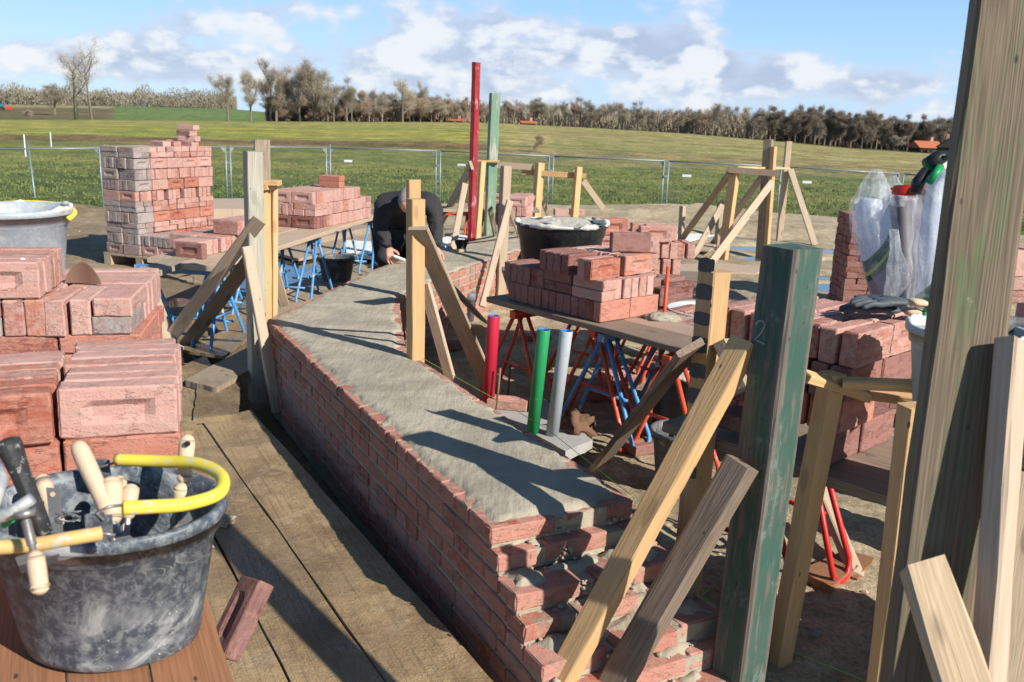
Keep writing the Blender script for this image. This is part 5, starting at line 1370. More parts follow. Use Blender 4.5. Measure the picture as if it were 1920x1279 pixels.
# trestle hardware end, orange clamp beside the right table
p = MR @ Vector((.46, .0, 0)); m = MB(); m.tube([(p.x, p.y, .0), (p.x + .015, p.y + .01, .56), (p.x + .02, p.y + .02, .84)], .010, 8)
tag(m.obj('marker_rod', ORANGE, smooth=True), 'thin orange rod standing upright at the right end of the table bricks', 'rod')

# ------------------------------------------------------------------ work table in the near left corner
TW = empty('work_table', (-.75, 1.4, 0), 0, label='reddish brown plank table in the near left corner carrying bricks and the tool bucket', cat='table')
e1, e2 = D(375, 1092, 1.655), D(450, 1300, 1.30); e1.z = e2.z = .728
dT = (e1 - e2).normalized(); nT = Vector((-dT.y, dT.x, 0)); 
m_ = 0
for k in range(8):
    a = e2 - dT * .35 + nT * (.055 + .112 * k); b = e2 + dT * (1.15) + nT * (.055 + .112 * k)
    a = a + dT * random.uniform(-.01, .01)
    beam('board', a - V(0, 0, .011), b - V(0, 0, .011), .109, .022, TABLEW, side=nT, parent=TW, ch=.003)
for (s, q) in ((.1, .1), (.1, .75), (1.0, .1), (1.0, .75)):
    p = e2 + dT * s + nT * q; beam('leg', (p.x, p.y, 0), (p.x, p.y, .705), .06, .06, TABLEW, yaw=20, parent=TW)
# ------------------------------------------------------------------ temporary fence
def fence_panels():
    tops = [(-60, 280, 24.0), (191, 278, 24.6), (427, 275, 26.5), (615, 277, 29.0), (822, 283, 28.8), (1034, 293, 28.0), (1250, 302, 27.0), (1470, 313, 26.6), (1690, 326, 26.2), (1925, 342, 25.6)]
    pts = [D(px, py, d) for px, py, d in tops]; GF_ = 'temporary fence panels along the mound'
    wheres = ['at the far left edge of the picture', 'behind the tall pallet stack', 'behind the pale green post', 'behind the bricks of the middle table', 'between the kneeling man and the red post', 'behind the three low pine posts', 'behind the black tub stack', 'behind the far timber frame', 'behind the cement bags']
    for i in range(len(pts) - 1):
        a, b = pts[i], pts[i + 1]; d = (b - a); d.z = 0; L = d.length; d.normalize(); g = .07
        h = 2.0; z0a, z0b = a.z - h, b.z - h
        o = empty('fence_panel', (a.x, a.y, z0a), 0, label='galvanised mesh fence panel ' + wheres[i], cat='fence panel', group=GF_)
        p0 = a + d * g; p1 = b - d * g
        f = MB(); r = .021
        f.tube([p0 + V(0, 0, -h), p0 + V(0, 0, .10 if i % 2 else 0)], r, 8); f.tube([p1 + V(0, 0, -h), p1], r, 8); f.tube([p0, p1], r * .9, 8); f.tube([p0 + V(0, 0, -h + .12), p1 + V(0, 0, -h + .12)], r * .9, 8)
        for (c, s) in ((p0, 1), (p1, -1)):
            b0 = len(f.v); f.v += [tuple(c + V(0, 0, -.01)), tuple(c + d * s * .16 + V(0, 0, -.01)), tuple(c + V(0, 0, -.20))]; f.f.append((b0, b0 + 1, b0 + 2)); f.mi.append(0)
        f.obj('frame', GALV, o, smooth=True)
        w = MB(); wr = .0011; n = int(L / .10)
        for k in range(1, n):
            q = p0.lerp(p1, k / n); w.tube([q + V(0, 0, -h + .12), q], wr, 3, caps=False)
        for k in range(1, 8):
            z = -h + .12 + (h - .12) * k / 8; w.tube([p0 + V(0, 0, z), p1 + V(0, 0, z)], wr, 3, caps=False)
        w.obj('wire_mesh', GALV, o)
        if i != 0:
            s = MB(); q = p0.lerp(p1, .17 + .03 * (i % 3)) + V(0, 0, -.40); s.box((0, 0, 0), (.26, .012, .07), frame(d, V(-d.y, d.x, 0), (0, 0, 1), q)); s.obj('sign_plate', WHITE, o)
        c = MB(); c.box(tuple(b + V(0, 0, -.45)), (.12, .06, .06)); c.obj('clamp', GALV, o)
        for q in (p0,):
            c = MB(); c.box((q.x, q.y, q.z - h + .04), (.65, .22, .13)); c.obj('foot', CONC, o)
    a = D(52, 268, 22.6); m = MB(); m.tube([a, D(66, 372, 21.9)], .022, 8); tag(m.obj('stay_pole', GALV, smooth=True), 'slanting steel pole in the middle of the leftmost fence panel', 'pole')
fence_panels()
for (px, py0, py1, r, lab) in ((1001 if 0 else 42, 270, 252, 60, 'white marker stake in the field at the far left'), (92, 258, 248, 75, 'second white marker stake in the field at the far left')):
    x, y = bearing(px, r); z = tz(x, y); m = MB(); m.tube([(x, y, z), (x, y, z_at(px, py1, r))], .035, 6); tag(m.obj('marker_stake', WHITE), lab, 'stake')

# ------------------------------------------------------------------ buckets and tubs
def bucket(c, r0, r1, h, mat, label, name='bucket', fill=None, fillz=.9, cat='bucket', lip=.012, sx=1, sy=1, yaw=0, wob=.01, handle=None, hmat=None, crust=0, tiltv=None, fill_amp=.01, groups=None, wall=.006):
    o = empty(name, c, yaw, label=label, cat=cat, group=groups); M = o.matrix_basis
    if tiltv: M = M @ Matrix.Rotation(tiltv[0], 4, 'X') @ Matrix.Rotation(tiltv[1], 4, 'Y')
    prof = [(r0 * .90, 0), (r0 * .97, .006), (r0, .02), (r0 + (r1 - r0) * .80, h * .80), (r0 + (r1 - r0) * .81 + .006, h * .815), (r0 + (r1 - r0) * .93 + .006, h * .93), (r1 + lip * .4, h - .022), (r1 + lip, h - .018), (r1 + lip, h - .004), (r1 + lip * .6, h), (r1 - wall * .3, h - .002),
            (r1 - wall, h - .02), (r0 + (r1 - r0) * .8 - wall, h * .8), (r0 - wall, .022), (0.001, .018)]
    m = MB(); m.lathe(prof, 48, (0, 0, 0), sx, sy, wob=wob, seed=c[0] * 7); m.v = [tuple(M @ Vector(v)) for v in m.v]
    m.obj('body', mat, o, smooth=True)
    if fill:
        f = MB(); zf = h * fillz; rf = (r0 + (r1 - r0) * fillz - wall * .7); n = 34; rings = 12; s_ = c[1] * 5
        vs = []
        for i in range(rings + 1):
            for k in range(n):
                an = 2 * math.pi * k / n; q = rf * i / rings * (1 + .0)
                x, y = q * math.cos(an) * sx, q * math.sin(an) * sy
                zz = zf + fill_amp * (nz(x * 7, y * 7, s_) * 1.6 + nz(x * 22, y * 22, s_) + .5 * nz(x * 60, y * 60, s_)) * (1.2 - .5 * i / rings)
                vs.append(M @ Vector((x, y, zz)))
        fs = [(i * n + k, (i + 1) * n + k, (i + 1) * n + (k + 1) % n, i * n + (k + 1) % n) for i in range(rings) for k in range(n)]
        f.add(vs, fs); f.obj('mortar', fill, o, smooth=True)
    if crust:
        cm = MB(); N = 90; pts = []; rs = []
        for k in range(N):
            t = 2 * math.pi * k / N; q = nz(math.cos(t) * 2.2, math.sin(t) * 2.2, c[0]) + .7 * nz(math.cos(t) * 7, math.sin(t) * 7, c[1])
            R_ = r1 + lip * .5; pts.append(M @ Vector((R_ * math.cos(t) * sx, R_ * math.sin(t) * sy, h - .004 + .006 * q))); rs.append(max(.0015, crust * (.75 + 1.1 * q)))
        cm.tube(pts, rs, 9, close=True); cm.obj('dried_mortar', CRUST, o, smooth=True)
    if handle:
        hm = MB(); a0, lift, lean, hr = handle; N = 20; pts = []
        for k in range(N + 1):
            t = math.pi * k / N; R_ = r1 + lip + .004
            p = Vector((R_ * math.cos(t) * sx, R_ * math.sin(t) * lean * sy, h - .03 + R_ * math.sin(t) * lift)); p.rotate(Matrix.Rotation(a0, 3, 'Z')); pts.append(M @ p)
        hm.tube(pts, hr, 8); hm.obj('handle', hmat or GALV, o, smooth=True)
    return o, M
CRUST = simple('dried_mortar', (.56, .54, .49), .9, 40, .2, .9)
x, y = at(625, 540); bucket((x, y + .16, .0), .125, .163, .27, TUBD, 'small grey speckled bucket on the mud beside the blue trestle left of the man', fill=None, handle=(.2, .28, .9, .004))
# big black tub with mortar
pt = G(1052, 470, .30); tub_c = Vector((G(1052, 416, .66).x, 7.35, .14))
TY = TUBY; rr_ = (atY(1139, 420, TY).x - atY(967, 414, TY).x) / 2; cx_ = (atY(1139, 420, TY).x + atY(967, 414, TY).x) / 2; zr_ = atY(1052, 417, TY).z
BIGTUB, _ = bucket((cx_, TY, zr_ - .40), rr_ * .74, rr_ - .010, .40, TUBB, 'big black tub heaped with grey mortar behind the right brick table', name='mortar_tub', cat='tub', fill=WETM, fillz=.99, fill_amp=.026, wob=.006, wall=.007, crust=.014)
lb = MB(); q = atY(1066, 483, TY - rr_ * .82); lb.box(tuple(q), (.034, .004, .009)); lb.obj('paper_label', WHITE, BIGTUB)
bl = MB(); rn = random.Random(8)
# grey mortar tub at the far left edge with yellow hose handle
TY2 = 2.75; cx2 = (atY(120, 385, TY2).x + atY(-104, 385, TY2).x) / 2; r2 = (atY(122, 385, TY2).x - atY(-104, 385, TY2).x) / 2; z2 = atY(20, 388, TY2).z
bucket((cx2, TY2, z2 - .255), r2 * .80, r2 - .008, .255, TUBG, 'grey white crusted mortar tub with yellow handle behind the near left bricks', name='mortar_tub', cat='tub', fill=WETM, fillz=.86, fill_amp=.006, handle=(0, .13, 1.0, .008), hmat=YEL, wob=.006, crust=.009)
sp = MB(); sp.box((cx2, TY2, (z2 - .255) / 2), (.4, .36, z2 - .255 - .004)); tag(sp.obj('wooden_block', DARKW), 'dark timber block hidden under the grey white mortar tub', 'block')
# bucket at the striped post (mortar), half hidden
x, y = at(1300, 600); TY3 = 4.75; c_ = atY(1330, 575, TY3); bucket((c_.x, TY3, max(0, c_.z - .34)), .17, .215, .33, TUBG, 'shallow grey mortar bucket half hidden behind the striped post', fill=WETM, fillz=.80, fill_amp=.008, wob=.01)
# black bucket in the shade under the right table, mortar crusted
TY4 = 4.30; c_ = atY(1262, 690, TY4); bucket((c_.x + .04, TY4, .0), .115, .155, c_.z, TUBB, 'black bucket with a caked white rim standing under the near end of the right table', fill=WETM, fillz=.97, fill_amp=.006, tiltv=(.06, .10), crust=.010)
TY5 = 3.75; c_ = atY(1275, 760, TY5); bucket((c_.x + .02, TY5, 0), .10, .13, .27, TUBD, 'speckled dark bucket with orange paint marks in the shade behind the striped post')
# buckets at the right
TY6 = 2.28; c_ = atY(1815, 612, TY6); bucket((c_.x, TY6, c_.z - .26), .10, .135, .26, TUBG, 'grey bucket full of mortar beside the bricks, partly behind the large post', fill=WETM, fillz=.93, fill_amp=.012, wob=.01, crust=.007)
bb_ = MB(); bb_.box((c_.x, TY6, c_.z - .26 - .06), (.2, .2, .112)); tag(bb_.obj('wooden_block', DARKW), 'added dark block standing for the shade under the grey bucket behind the large post', 'block')  # support added; its dark wood stands for the open shade under the bucket
TY7 = 2.15; c_ = atY(1955, 620, TY7); bucket((c_.x, TY7, c_.z - .32), .13, .16, .32, TUBD, 'dark speckled tall bucket cut off by the right picture edge', wob=.01)
b7 = MB(); b7.box((c_.x, TY7, (c_.z - .32) / 2), (.3, .3, c_.z - .324)); tag(b7.obj('wooden_block', PINE2), 'block under the bucket at the right picture edge', 'block')
TY8 = 2.42; c_ = atY(1905, 1085, TY8); bucket((c_.x, TY8, 0), .125, .155, max(.2, c_.z), TUBB, 'empty grey black bucket on the sand at the bottom right', wob=.01)
TY9 = 3.1; c_ = atY(1850, 900, TY9); bucket((c_.x, TY9, .0), .10, .13, c_.z, simple('yellow_bucket_plastic', (.55, .45, .06), .5, 8, .1, .1), 'dusty yellow bucket behind the large post', wob=.01)

# ------------------------------------------------------------------ tool bucket in the foreground
TB = Vector((-.615, 1.285, .731))
root, MBk = bucket(tuple(TB), .122, .155, .232, TUBF, 'scratched black oval bucket full of masonry tools on the plank table', name='tool_bucket', sx=1.10, sy=.90, wob=.006, lip=.010, cat='bucket')
def hose(pts, r, mat, parent, name='handle_grip', n=14):
    m = MB(); P = [Vector(p) for p in pts]; out = []
    for i in range(len(P) - 1):
        p0 = P[max(0, i - 1)]; p1 = P[i]; p2 = P[i + 1]; p3 = P[min(len(P) - 1, i + 2)]
        for k in range(6):
            t = k / 6; out.append(.5 * ((2 * p1) + (p2 - p0) * t + (2 * p0 - 5 * p1 + 4 * p2 - p3) * t * t + (3 * p1 - p0 - 3 * p2 + p3) * t ** 3))
    out.append(P[-1]); m.tube(out, r, n); return m.obj(name, mat, parent, smooth=True)
d3 = 1.36
hose([D(218, 862, 1.44), D(300, 865, 1.43), D(372, 870, 1.40), D(415, 893, 1.36), D(410, 925, 1.31), D(350, 945, 1.27), D(285, 950, 1.24), D(230, 953, 1.22)], .0098, YEL, root)
hose([D(-30, 1028, 1.10), D(60, 1022, 1.12), D(130, 1010, 1.13), D(190, 1000, 1.15)], .0092, YELD, root)
for ps in ([D(170, 868, 1.45), D(190, 876, 1.45), D(220, 866, 1.44)], [D(230, 947, 1.22), D(205, 950, 1.2), D(180, 962, 1.2), D(195, 975, 1.2)], [D(190, 1000, 1.15), D(215, 1003, 1.16), D(205, 1014, 1.16)]):
    wr = MB(); wr.tube(ps, .0022, 6); wr.obj('handle_wire', STEEL, root, smooth=True)
for (px, py, dd) in ((185, 975, 1.205), (185, 870, 1.46)):
    p = D(px, py, dd); er = MB(); er.box(tuple(p + V(0, .0, -.012)), (.034, .006, .038)); er.obj('handle_lug', TUBF, root)
def capsule(m, p0, p1, r0, r1, n=12):
    p0, p1 = Vector(p0), Vector(p1); d = (p1 - p0); L = d.length; d.normalize(); pts = []; rs = []
    for k in range(5): a = math.pi / 2 * k / 4; pts.append(p0 + d * (r0 * (1 - math.cos(a)))); rs.append(max(.0004, r0 * math.sin(a)))
    for k in range(1, 8): t = k / 8; pts.append(p0.lerp(p1, t)); rs.append((r0 + (r1 - r0) * t) * (1 + .06 * math.sin(t * 6)))
    for k in range(5): a = math.pi / 2 * k / 4; pts.append(p1 - d * (r1 * (1 - math.cos(math.pi / 2 - a)))); rs.append(max(.0004, r1 * math.cos(a)))
    m.tube(pts, rs, n, caps=False)
def tool(name, label, cat): return empty(name, tuple(TB + V(0, 0, .05)), 0, label=label, cat=cat)
# rubber gripped hammer
o = tool('hammer', 'hammer with a black ribbed rubber grip, leaning at the left side of the tool bucket', 'hammer')
h0, h1 = D(84, 1000, 1.26), D(12, 822, 1.24); m = MB(); L = (h1 - h0).length; dz = (h1 - h0).normalized(); sx_ = cr; yy = dz.cross(sx_).normalized()
Mh = frame((sx_ - dz * sx_.dot(dz)).normalized(), yy, dz, h0)
prof = [(.010, 0), (.0112, .02), (.0115, .05), (.0118, .08), (.0135, .10), (.0155, .115), (.0150, .125), (.006, .1285)]
m.lathe([(a, b * L / .1285) for a, b in prof], 18, sx=1.0, sy=1.25); m.v = [tuple(Mh @ Vector(v)) for v in m.v]; m.obj('grip', RUB, o, smooth=True)
rb_ = MB()
for k in range(20): rb_.box((.0005, -.0150 if 0 else -.0146, L * (.22 + .58 * k / 20)), (.010, .0016, .0022), Mh)
rb_.obj('ribs', RUB, o)
m = MB(); q = D(100, 1045, 1.24); m.box((0, 0, -.03), (.09, .024, .024), Mh); m.obj('head', STEEL, o)
def handle_tool(name, label, cat, top, bot, r0, r1, blade=None):
    bot = Vector(top).lerp(Vector(bot), 1.0)
    o = tool(name, label, cat); m = MB(); capsule(m, top, bot, r0, r1); m.obj('wooden_handle', HANDLE, o, smooth=True)
    d = (Vector(bot) - Vector(top)).normalized()
    b = MB(); b.tube([Vector(bot) - d * .005, Vector(bot) + d * .035], .0045, 8); s = cr
    e = Vector(bot) + d * .035; s = (s - d * s.dot(d)).normalized(); n_ = s.cross(d)
    vs = [e - s * .008, e + s * .008, e + s * .018 + d * .02, e + s * .014 + d * .05, e - s * .014 + d * .05, e - s * .018 + d * .02]
    k = len(b.v); b.v += [tuple(v + n_ * .001) for v in vs] + [tuple(v - n_ * .001) for v in vs]; b.f += [tuple(k + i for i in range(6)), tuple(k + 11 - i for i in range(6))]
    b.f += [(k + i, k + (i + 1) % 6, k + 6 + (i + 1) % 6, k + 6 + i) for i in range(6)]; b.mi += [0] * 8
    b.obj('blade', STEEL, o)
    return o
handle_tool('trowel', 'long pale wooden handle rising highest at the left centre of the tool bucket', 'trowel', D(143, 828, 1.36), D(205, 962, 1.335), .0125, .0135)
handle_tool('trowel', 'short round wooden handle standing upright in the middle of the tool bucket', 'trowel', D(208, 893, 1.36), D(212, 985, 1.335), .0165, .0135)
handle_tool('trowel', 'stubby flared wooden handle at the right of the middle in the tool bucket', 'trowel', D(246, 907, 1.37), D(240, 975, 1.35), .0125, .010)
handle_tool('trowel', 'smooth wooden handle behind the upright one in the tool bucket', 'trowel', D(222, 892, 1.41), D(228, 960, 1.39), .011, .011)
BRUSHT = handle_tool('brush', 'flat wooden handle with a hanging hole at the right rim of the tool bucket', 'brush', D(352, 814, 1.44), D(345, 908, 1.43), .012, .012)
handle_tool('trowel', 'short wooden handle leaning against the flat one at the right in the tool bucket', 'trowel', D(342, 905, 1.42), D(333, 960, 1.42), .012, .010)
handle_tool('trowel', 'wooden handle behind the black hammer grip in the tool bucket', 'trowel', D(75, 890, 1.37), D(110, 990, 1.34), .012, .012)
m = MB(); q = D(352, 832, 1.424); m.tube([q, q - cf * .004], .0045, 12); m.obj('hanging_hole', BLACKP, BRUSHT)
# flat steel blade and putty knife
m = MB(); a, b, c, d_ = D(86, 914, 1.30), D(112, 916, 1.30), D(118, 1000, 1.285), D(95, 1000, 1.285)
m.v = [tuple(v) for v in (a, b, c, d_)] + [tuple(v + cf * .0012) for v in (a, b, c, d_)]; m.f = [(0, 1, 2, 3), (7, 6, 5, 4), (0, 4, 5, 1), (1, 5, 6, 2), (2, 6, 7, 3), (3, 7, 4, 0)]; m.mi = [0] * 6
BLD = tag(m.obj('steel_blade', STEEL), 'flat grey steel blade with a round hole between the hammer and wooden handles', 'blade')
m = MB(); q = D(99, 927, 1.296); m.tube([q, q - cf * .0015], .0036, 12); m.obj('blade_hole', HANDLE, BLD)
# screw clamp hooked over the rim
o = tool('screw_clamp', 'aluminium screw clamp with wooden grip hooked over the front rim of the tool bucket', 'clamp')
m = MB(); m.tube([D(-25, 978, 1.10), D(20, 962, 1.10), D(60, 935, 1.10)], [.0085, .0080, .0072], 10); m.tube([D(-20, 960, 1.10), D(0, 900, 1.14), D(-12, 870, 1.18)], .010, 8); m.obj('jaw', ALU, o, smooth=True)
m = MB(); m.tube([D(-20, 985, 1.12), D(40, 942, 1.12)], .004, 8); m.obj('bar', ALU, o, smooth=True)
m = MB(); s0, s1 = D(47, 968, 1.085), D(64, 1040, 1.075); m.tube([s0, s1], .0042, 10)
for k in range(12): q = s0.lerp(s1, .12 + .66 * k / 12); m.tube([q, q + (s1 - s0).normalized() * .0012], .0060, 10)
m.tube([D(46, 958, 1.085), D(48, 970, 1.085)], [.0125, .0105], 14); m.tube([s1, D(67, 1050, 1.074)], .0082, 12); m.obj('screw', STEEL, o, smooth=True)
m = MB(); capsule(m, D(64, 1032, 1.075), D(77, 1116, 1.068), .0095, .0112, 14); m.obj('wooden_grip', HANDLE, o, smooth=True)
m = MB(); q0, q1 = D(8, 985, 1.16), D(22, 975, 1.15); m.tube([q0, q1], .004, 8); tag(m.obj('pencil', GREEN), 'bright green pencil end at the left inside the tool bucket', 'pencil')
w_ = MB(); rn = random.Random(4); pts = [D(130 + 22 * math.cos(t * 1.9), 968 + 10 * math.sin(t * 1.3), 1.29 + .01 * math.sin(t)) for t in [i * .4 for i in range(46)]]; w_.tube(pts, .0006, 4)
tag(w_.obj('wire_coil', STEEL), 'loose coil of thin wire in the front of the tool bucket', 'wire')
# curved thin metal sheet on the near stack
cc = D(157, 520, 2.66); cc.z = zq + .098; m = MB(); N = 22; vs = []; ax = cr.copy(); ax.z = 0; ax.normalize()
for k in range(N + 1):
    t = k / N; x_ = (t - .5) * .115; h = .062 * (math.sin(math.pi * min(1, t * 1.05)) ** .62 if t < .96 else math.sin(math.pi * t) ** .8)
    p = cc + ax * x_ + V(0, .006 * math.sin(t * 5), 0); vs += [tuple(p), tuple(p + V(.0, .0, max(.0, h)))]
m.v = vs + [tuple(Vector(v) + V(.0, .003, .0)) for v in vs]; n2 = len(vs)
for k in range(N): m.f += [(2 * k, 2 * k + 2, 2 * k + 3, 2 * k + 1), (n2 + 2 * k + 1, n2 + 2 * k + 3, n2 + 2 * k + 2, n2 + 2 * k), (2 * k + 1, 2 * k + 3, n2 + 2 * k + 3, n2 + 2 * k + 1)]
m.mi = [0] * len(m.f); tag(m.obj('curved_disc', simple('brown_disc', (.20, .12, .085), .7, 10, .15, .2), recenter=True), 'thin brown half round disc standing in the top row of the near left bricks', 'disc')
def blob(name, c, r, mat, label, cat, seed=0, sq=(1, 1, .5), n=14, amp=.35, rag=6):
    m = MB(); vs = []; R1 = n // 2
    for i in range(R1 + 1):
        for k in range(n):
            th = math.pi * i / R1; ph = 2 * math.pi * k / n; d = Vector((math.sin(th) * math.cos(ph), math.sin(th) * math.sin(ph), math.cos(th)))
            q = r * (1 + amp * nz(d.x * rag * .4 + seed, d.y * rag * .4, d.z * rag * .4) + amp * .6 * nz(d.x * rag + seed, d.y * rag, d.z * rag)); vs.append((c[0] + d.x * q * sq[0], c[1] + d.y * q * sq[1], c[2] + d.z * q * sq[2]))
    fs = [(i * n + k, (i + 1) * n + k, (i + 1) * n + (k + 1) % n, i * n + (k + 1) % n) for i in range(R1) for k in range(n)]
    m.add(vs, fs); return tag(m.obj(name, mat, smooth=True), label, cat)
q = G(1240, 598, .6); blob('mortar_lump', (q.x, q.y, .603), .075, MORTAR, 'heap of crumbly mortar on the right table beside the bricks', 'mortar', 3, (1.2, .8, .42), 26, .4, 9)
q = G(405, 975, PZ); blob('mortar_lump', (q.x, q.y, PZ), .05, MORTAR, 'lump of dropped mortar on the middle walkway board', 'mortar', 9, (1.2, 1, .35), 22, .5, 10)
q = G(385, 1025, PZ); blob('mortar_lump', (q.x, q.y, PZ), .022, MORTAR, 'small dropped mortar crumb right of the tool bucket', 'mortar', 11, (1.2, 1, .4), 14, .5, 8)
q = D(42, 486, 2.2); blob('mortar_crumb', tuple(q), .006, FOAM, 'white crumb on the top left brick', 'crumb', 5)
q = G(1085, 800, .12); blob('debris', (q.x, q.y, .12), .07, simple('brown_paper', (.16, .085, .05), .8, 20, .4, .8), 'crumpled brown paper sack on the concrete slab right of the grey pipe', 'paper', 21, (1.1, .9, .9), 24, .8, 6)
Fm = MB(); q = G(462, 1235, .02); blob('mud_heap', (q.x, q.y, -.02), .13, MUDDY, 'heap of sandy mud under the leaning brick', 'mud', 31, (1.1, 1.7, .5), 30, .35, 7)

# ------------------------------------------------------------------ pipes
def pipe(bx, by, tx, ty, r, mat, label, z=.06):
    b = G(bx, by, z); t = atY(tx, ty, b.y); d = (t - b).normalized()
    o = empty('upright_pipe', tuple(b), 0, label=label, cat='pipe', group='upright plastic pipes')
    L = (t - b).length; m = MB(); sx_ = V(1, 0, 0); sx_ = (sx_ - d * sx_.dot(d)).normalized(); M = frame(sx_, d.cross(sx_), d, b)
    m.lathe([(r, 0), (r, L - .003), (r - .0015, L), (r - .004, L)], 28); m.v = [tuple(M @ Vector(v)) for v in m.v]; m.obj('outer_wall', mat, o, smooth=True)
    m = MB(); m.lathe([(r - .010, L - .12), (r - .0060, L - .12), (r - .0060, L - .001), (r - .0042, L + .0005), (r - .0032, L)][::-1], 28); m.lathe([(.0005, L - .10), (r - .006, L - .10)], 28); m.v = [tuple(M @ Vector(v)) for v in m.v]; m.obj('blue_liner', PIPEB, o, smooth=True)
pipe(914, 775, 926, 592, .0315, PIPER, 'red plastic pipe with blue inside standing by the wall edge, left of the green pipe', .06)
pipe(997, 825, 1020, 618, .0305, PIPEG, 'green plastic pipe with blue inside between the red and the grey pipe', .06)
pipe(1033, 830, 1062, 620, .0305, PIPEW, 'grey plastic pipe with blue inside, rightmost of the three pipes', .06)
m = MB(); b = G(880, 600, 0); m.lathe([(.038, -.02), (.038, .16), (.047, .162), (.047, .22), (.042, .222), (.03, .21), (.02, .20)], 24, tuple(b)); tag(m.obj('drain_stub', simple('dark_grey_pipe', (.16, .18, .20), .6, 12, .2, .2, speck=(.40, .38, .34), samt=.12), smooth=True), 'short grey drain pipe stub in the mud behind the pine post braces', 'pipe')
for (bx, by, tx, ty, lab) in ((930, 775, 938, 690, 'thin rusty rod beside the red pipe'), (953, 730, 957, 682, 'bent copper coloured rod under the right table')):
    b, t = upr(bx, by, tx, ty, .08); m = MB(); m.tube([b, b.lerp(t, .6), t], .006, 7); tag(m.obj('iron_rod', RUST, smooth=True), lab, 'rod')
# brush lying on the wall
b = G(865, 472, ZW + .01); o = empty('brush', tuple(b), 0, label='black bristled mason brush standing on the mortar bed right of the man', cat='brush')
m = MB(); m.box((b.x, b.y, b.z + .014), (.085, .05, .024)); m.obj('wooden_base', HANDLE, o)
m = MB(); rn = random.Random(2)
for _ in range(420):
    u, v = rn.uniform(-1, 1), rn.uniform(-1, 1); p = b + V(u * .036, v * .018, .024); q = p + V(u * .020 + rn.gauss(0, .004), v * .012, .075 + rn.uniform(-.006, .006)); m.tube([p, q], .0016, 3, caps=False)
m.obj('bristles', RUB, o)

# ------------------------------------------------------------------ cement bags, cable, hand saw, gloves
BZ = .835
def sheet(name, outline, depthf, mat, label, cat, thick=.004, group=None, parent=None, amp=.02, seed=1, step=.03):
    """a crumpled standing film: outline in picture columns and rows at the given depth, with its own folds"""
    m = MB(); xs = [p[0] for p in outline]; ys = [p[1] for p in outline]; st = 4; idx = {}
    for i in range(int((max(xs) - min(xs)) / st) + 2):
        for j in range(int((max(ys) - min(ys)) / st) + 2):
            x_, y_ = min(xs) + i * st, min(ys) + j * st
            if inpoly((x_, y_), outline):
                d = depthf(x_, y_) + amp * (nz(x_ * .022, y_ * .007, seed) + .6 * nz(x_ * .06, y_ * .02, seed + 2) + .3 * nz(x_ * .12, y_ * .09, seed + 4)); idx[i, j] = len(m.v); m.v.append(tuple(D(x_, y_, d)))
    nb = len(m.v); m.v += [tuple(Vector(v) + V(0, thick, 0)) for v in m.v]
    for (i, j), a in idx.items():
        b, c, d = idx.get((i + 1, j)), idx.get((i + 1, j + 1)), idx.get((i, j + 1))
        if None not in (b, c, d):
            m.f += [(a, d, c, b), (a + nb, b + nb, c + nb, d + nb)]
            if (i, j - 1) not in idx: m.f.append((a, b, b + nb, a + nb))
            if (i - 1, j) not in idx: m.f.append((a, a + nb, d + nb, d))
    m.mi = [0] * len(m.f); o = m.obj(name, mat, parent, smooth=True)
    if label: tag(o, label, cat, group)
    return o
def mat_sack():
    t = NT('printed_sack'); o = t.obj(); x, y, z = t.sep(o)
    q = t.m('ADD', t.m('SUBTRACT', z, .13), t.m('MULTIPLY', t.m('ADD', x, t.m('MULTIPLY', t.m('SUBTRACT', t.rnd(), .5), .05)), -1.35))
    c = t.mix(t.ss(q, .16, .163), (.26, .25, .27), (.012, .085, .055))
    c = t.mix(t.ss(q, .20, .203), c, (.50, .52, .05)); c = t.mix(t.ss(q, .225, .228), c, (.012, .085, .055)); c = t.mix(t.ss(q, .30, .303), c, (.68, .72, .80))
    n = t.noise(o, 10, 4); mk = t.ss(t.noise(o, 26, 5, .8), .66, .70); mk = t.m('MULTIPLY', mk, t.ss(z, .22, .30)); c = t.mix(t.m('MULTIPLY', mk, .6), c, (.2, .19, .22))
    return t.pbsdf(c, .4, t.bump(n, .5, .01), spec=.4)
SACK = mat_sack(); SACKG = simple('grey_sack', (.19, .18, .20), .45, 10, .25, .5)
def loft(rings, n=40):
    """rings: (centre, half width along the picture, half depth, fold strength)"""
    m = MB(); ax = V(1, 0, 0)
    for j, (c, a, b, f, tw) in enumerate(rings):
        for k in range(n):
            ph = 2 * math.pi * k / n; q = 1 + f * (math.sin(5 * ph + tw) * .5 + math.sin(9 * ph + tw * 2 + j * .15) * .35 + .8 * nz(math.cos(ph) * 2, math.sin(ph) * 2 + tw, j * .35))
            m.v.append((c.x + a * q * math.cos(ph), c.y + b * q * math.sin(ph), c.z + .006 * nz(ph * 2, j, tw)))
    for j in range(len(rings) - 1):
        for k in range(n): l = (k + 1) % n; m.f.append((j * n + k, j * n + l, (j + 1) * n + l, (j + 1) * n + k)); m.mi.append(0)
    m.f.append(tuple(k for k in range(n))[::-1]); m.f.append(tuple((len(rings) - 1) * n + k for k in range(n))); m.mi += [0, 0]
    return m
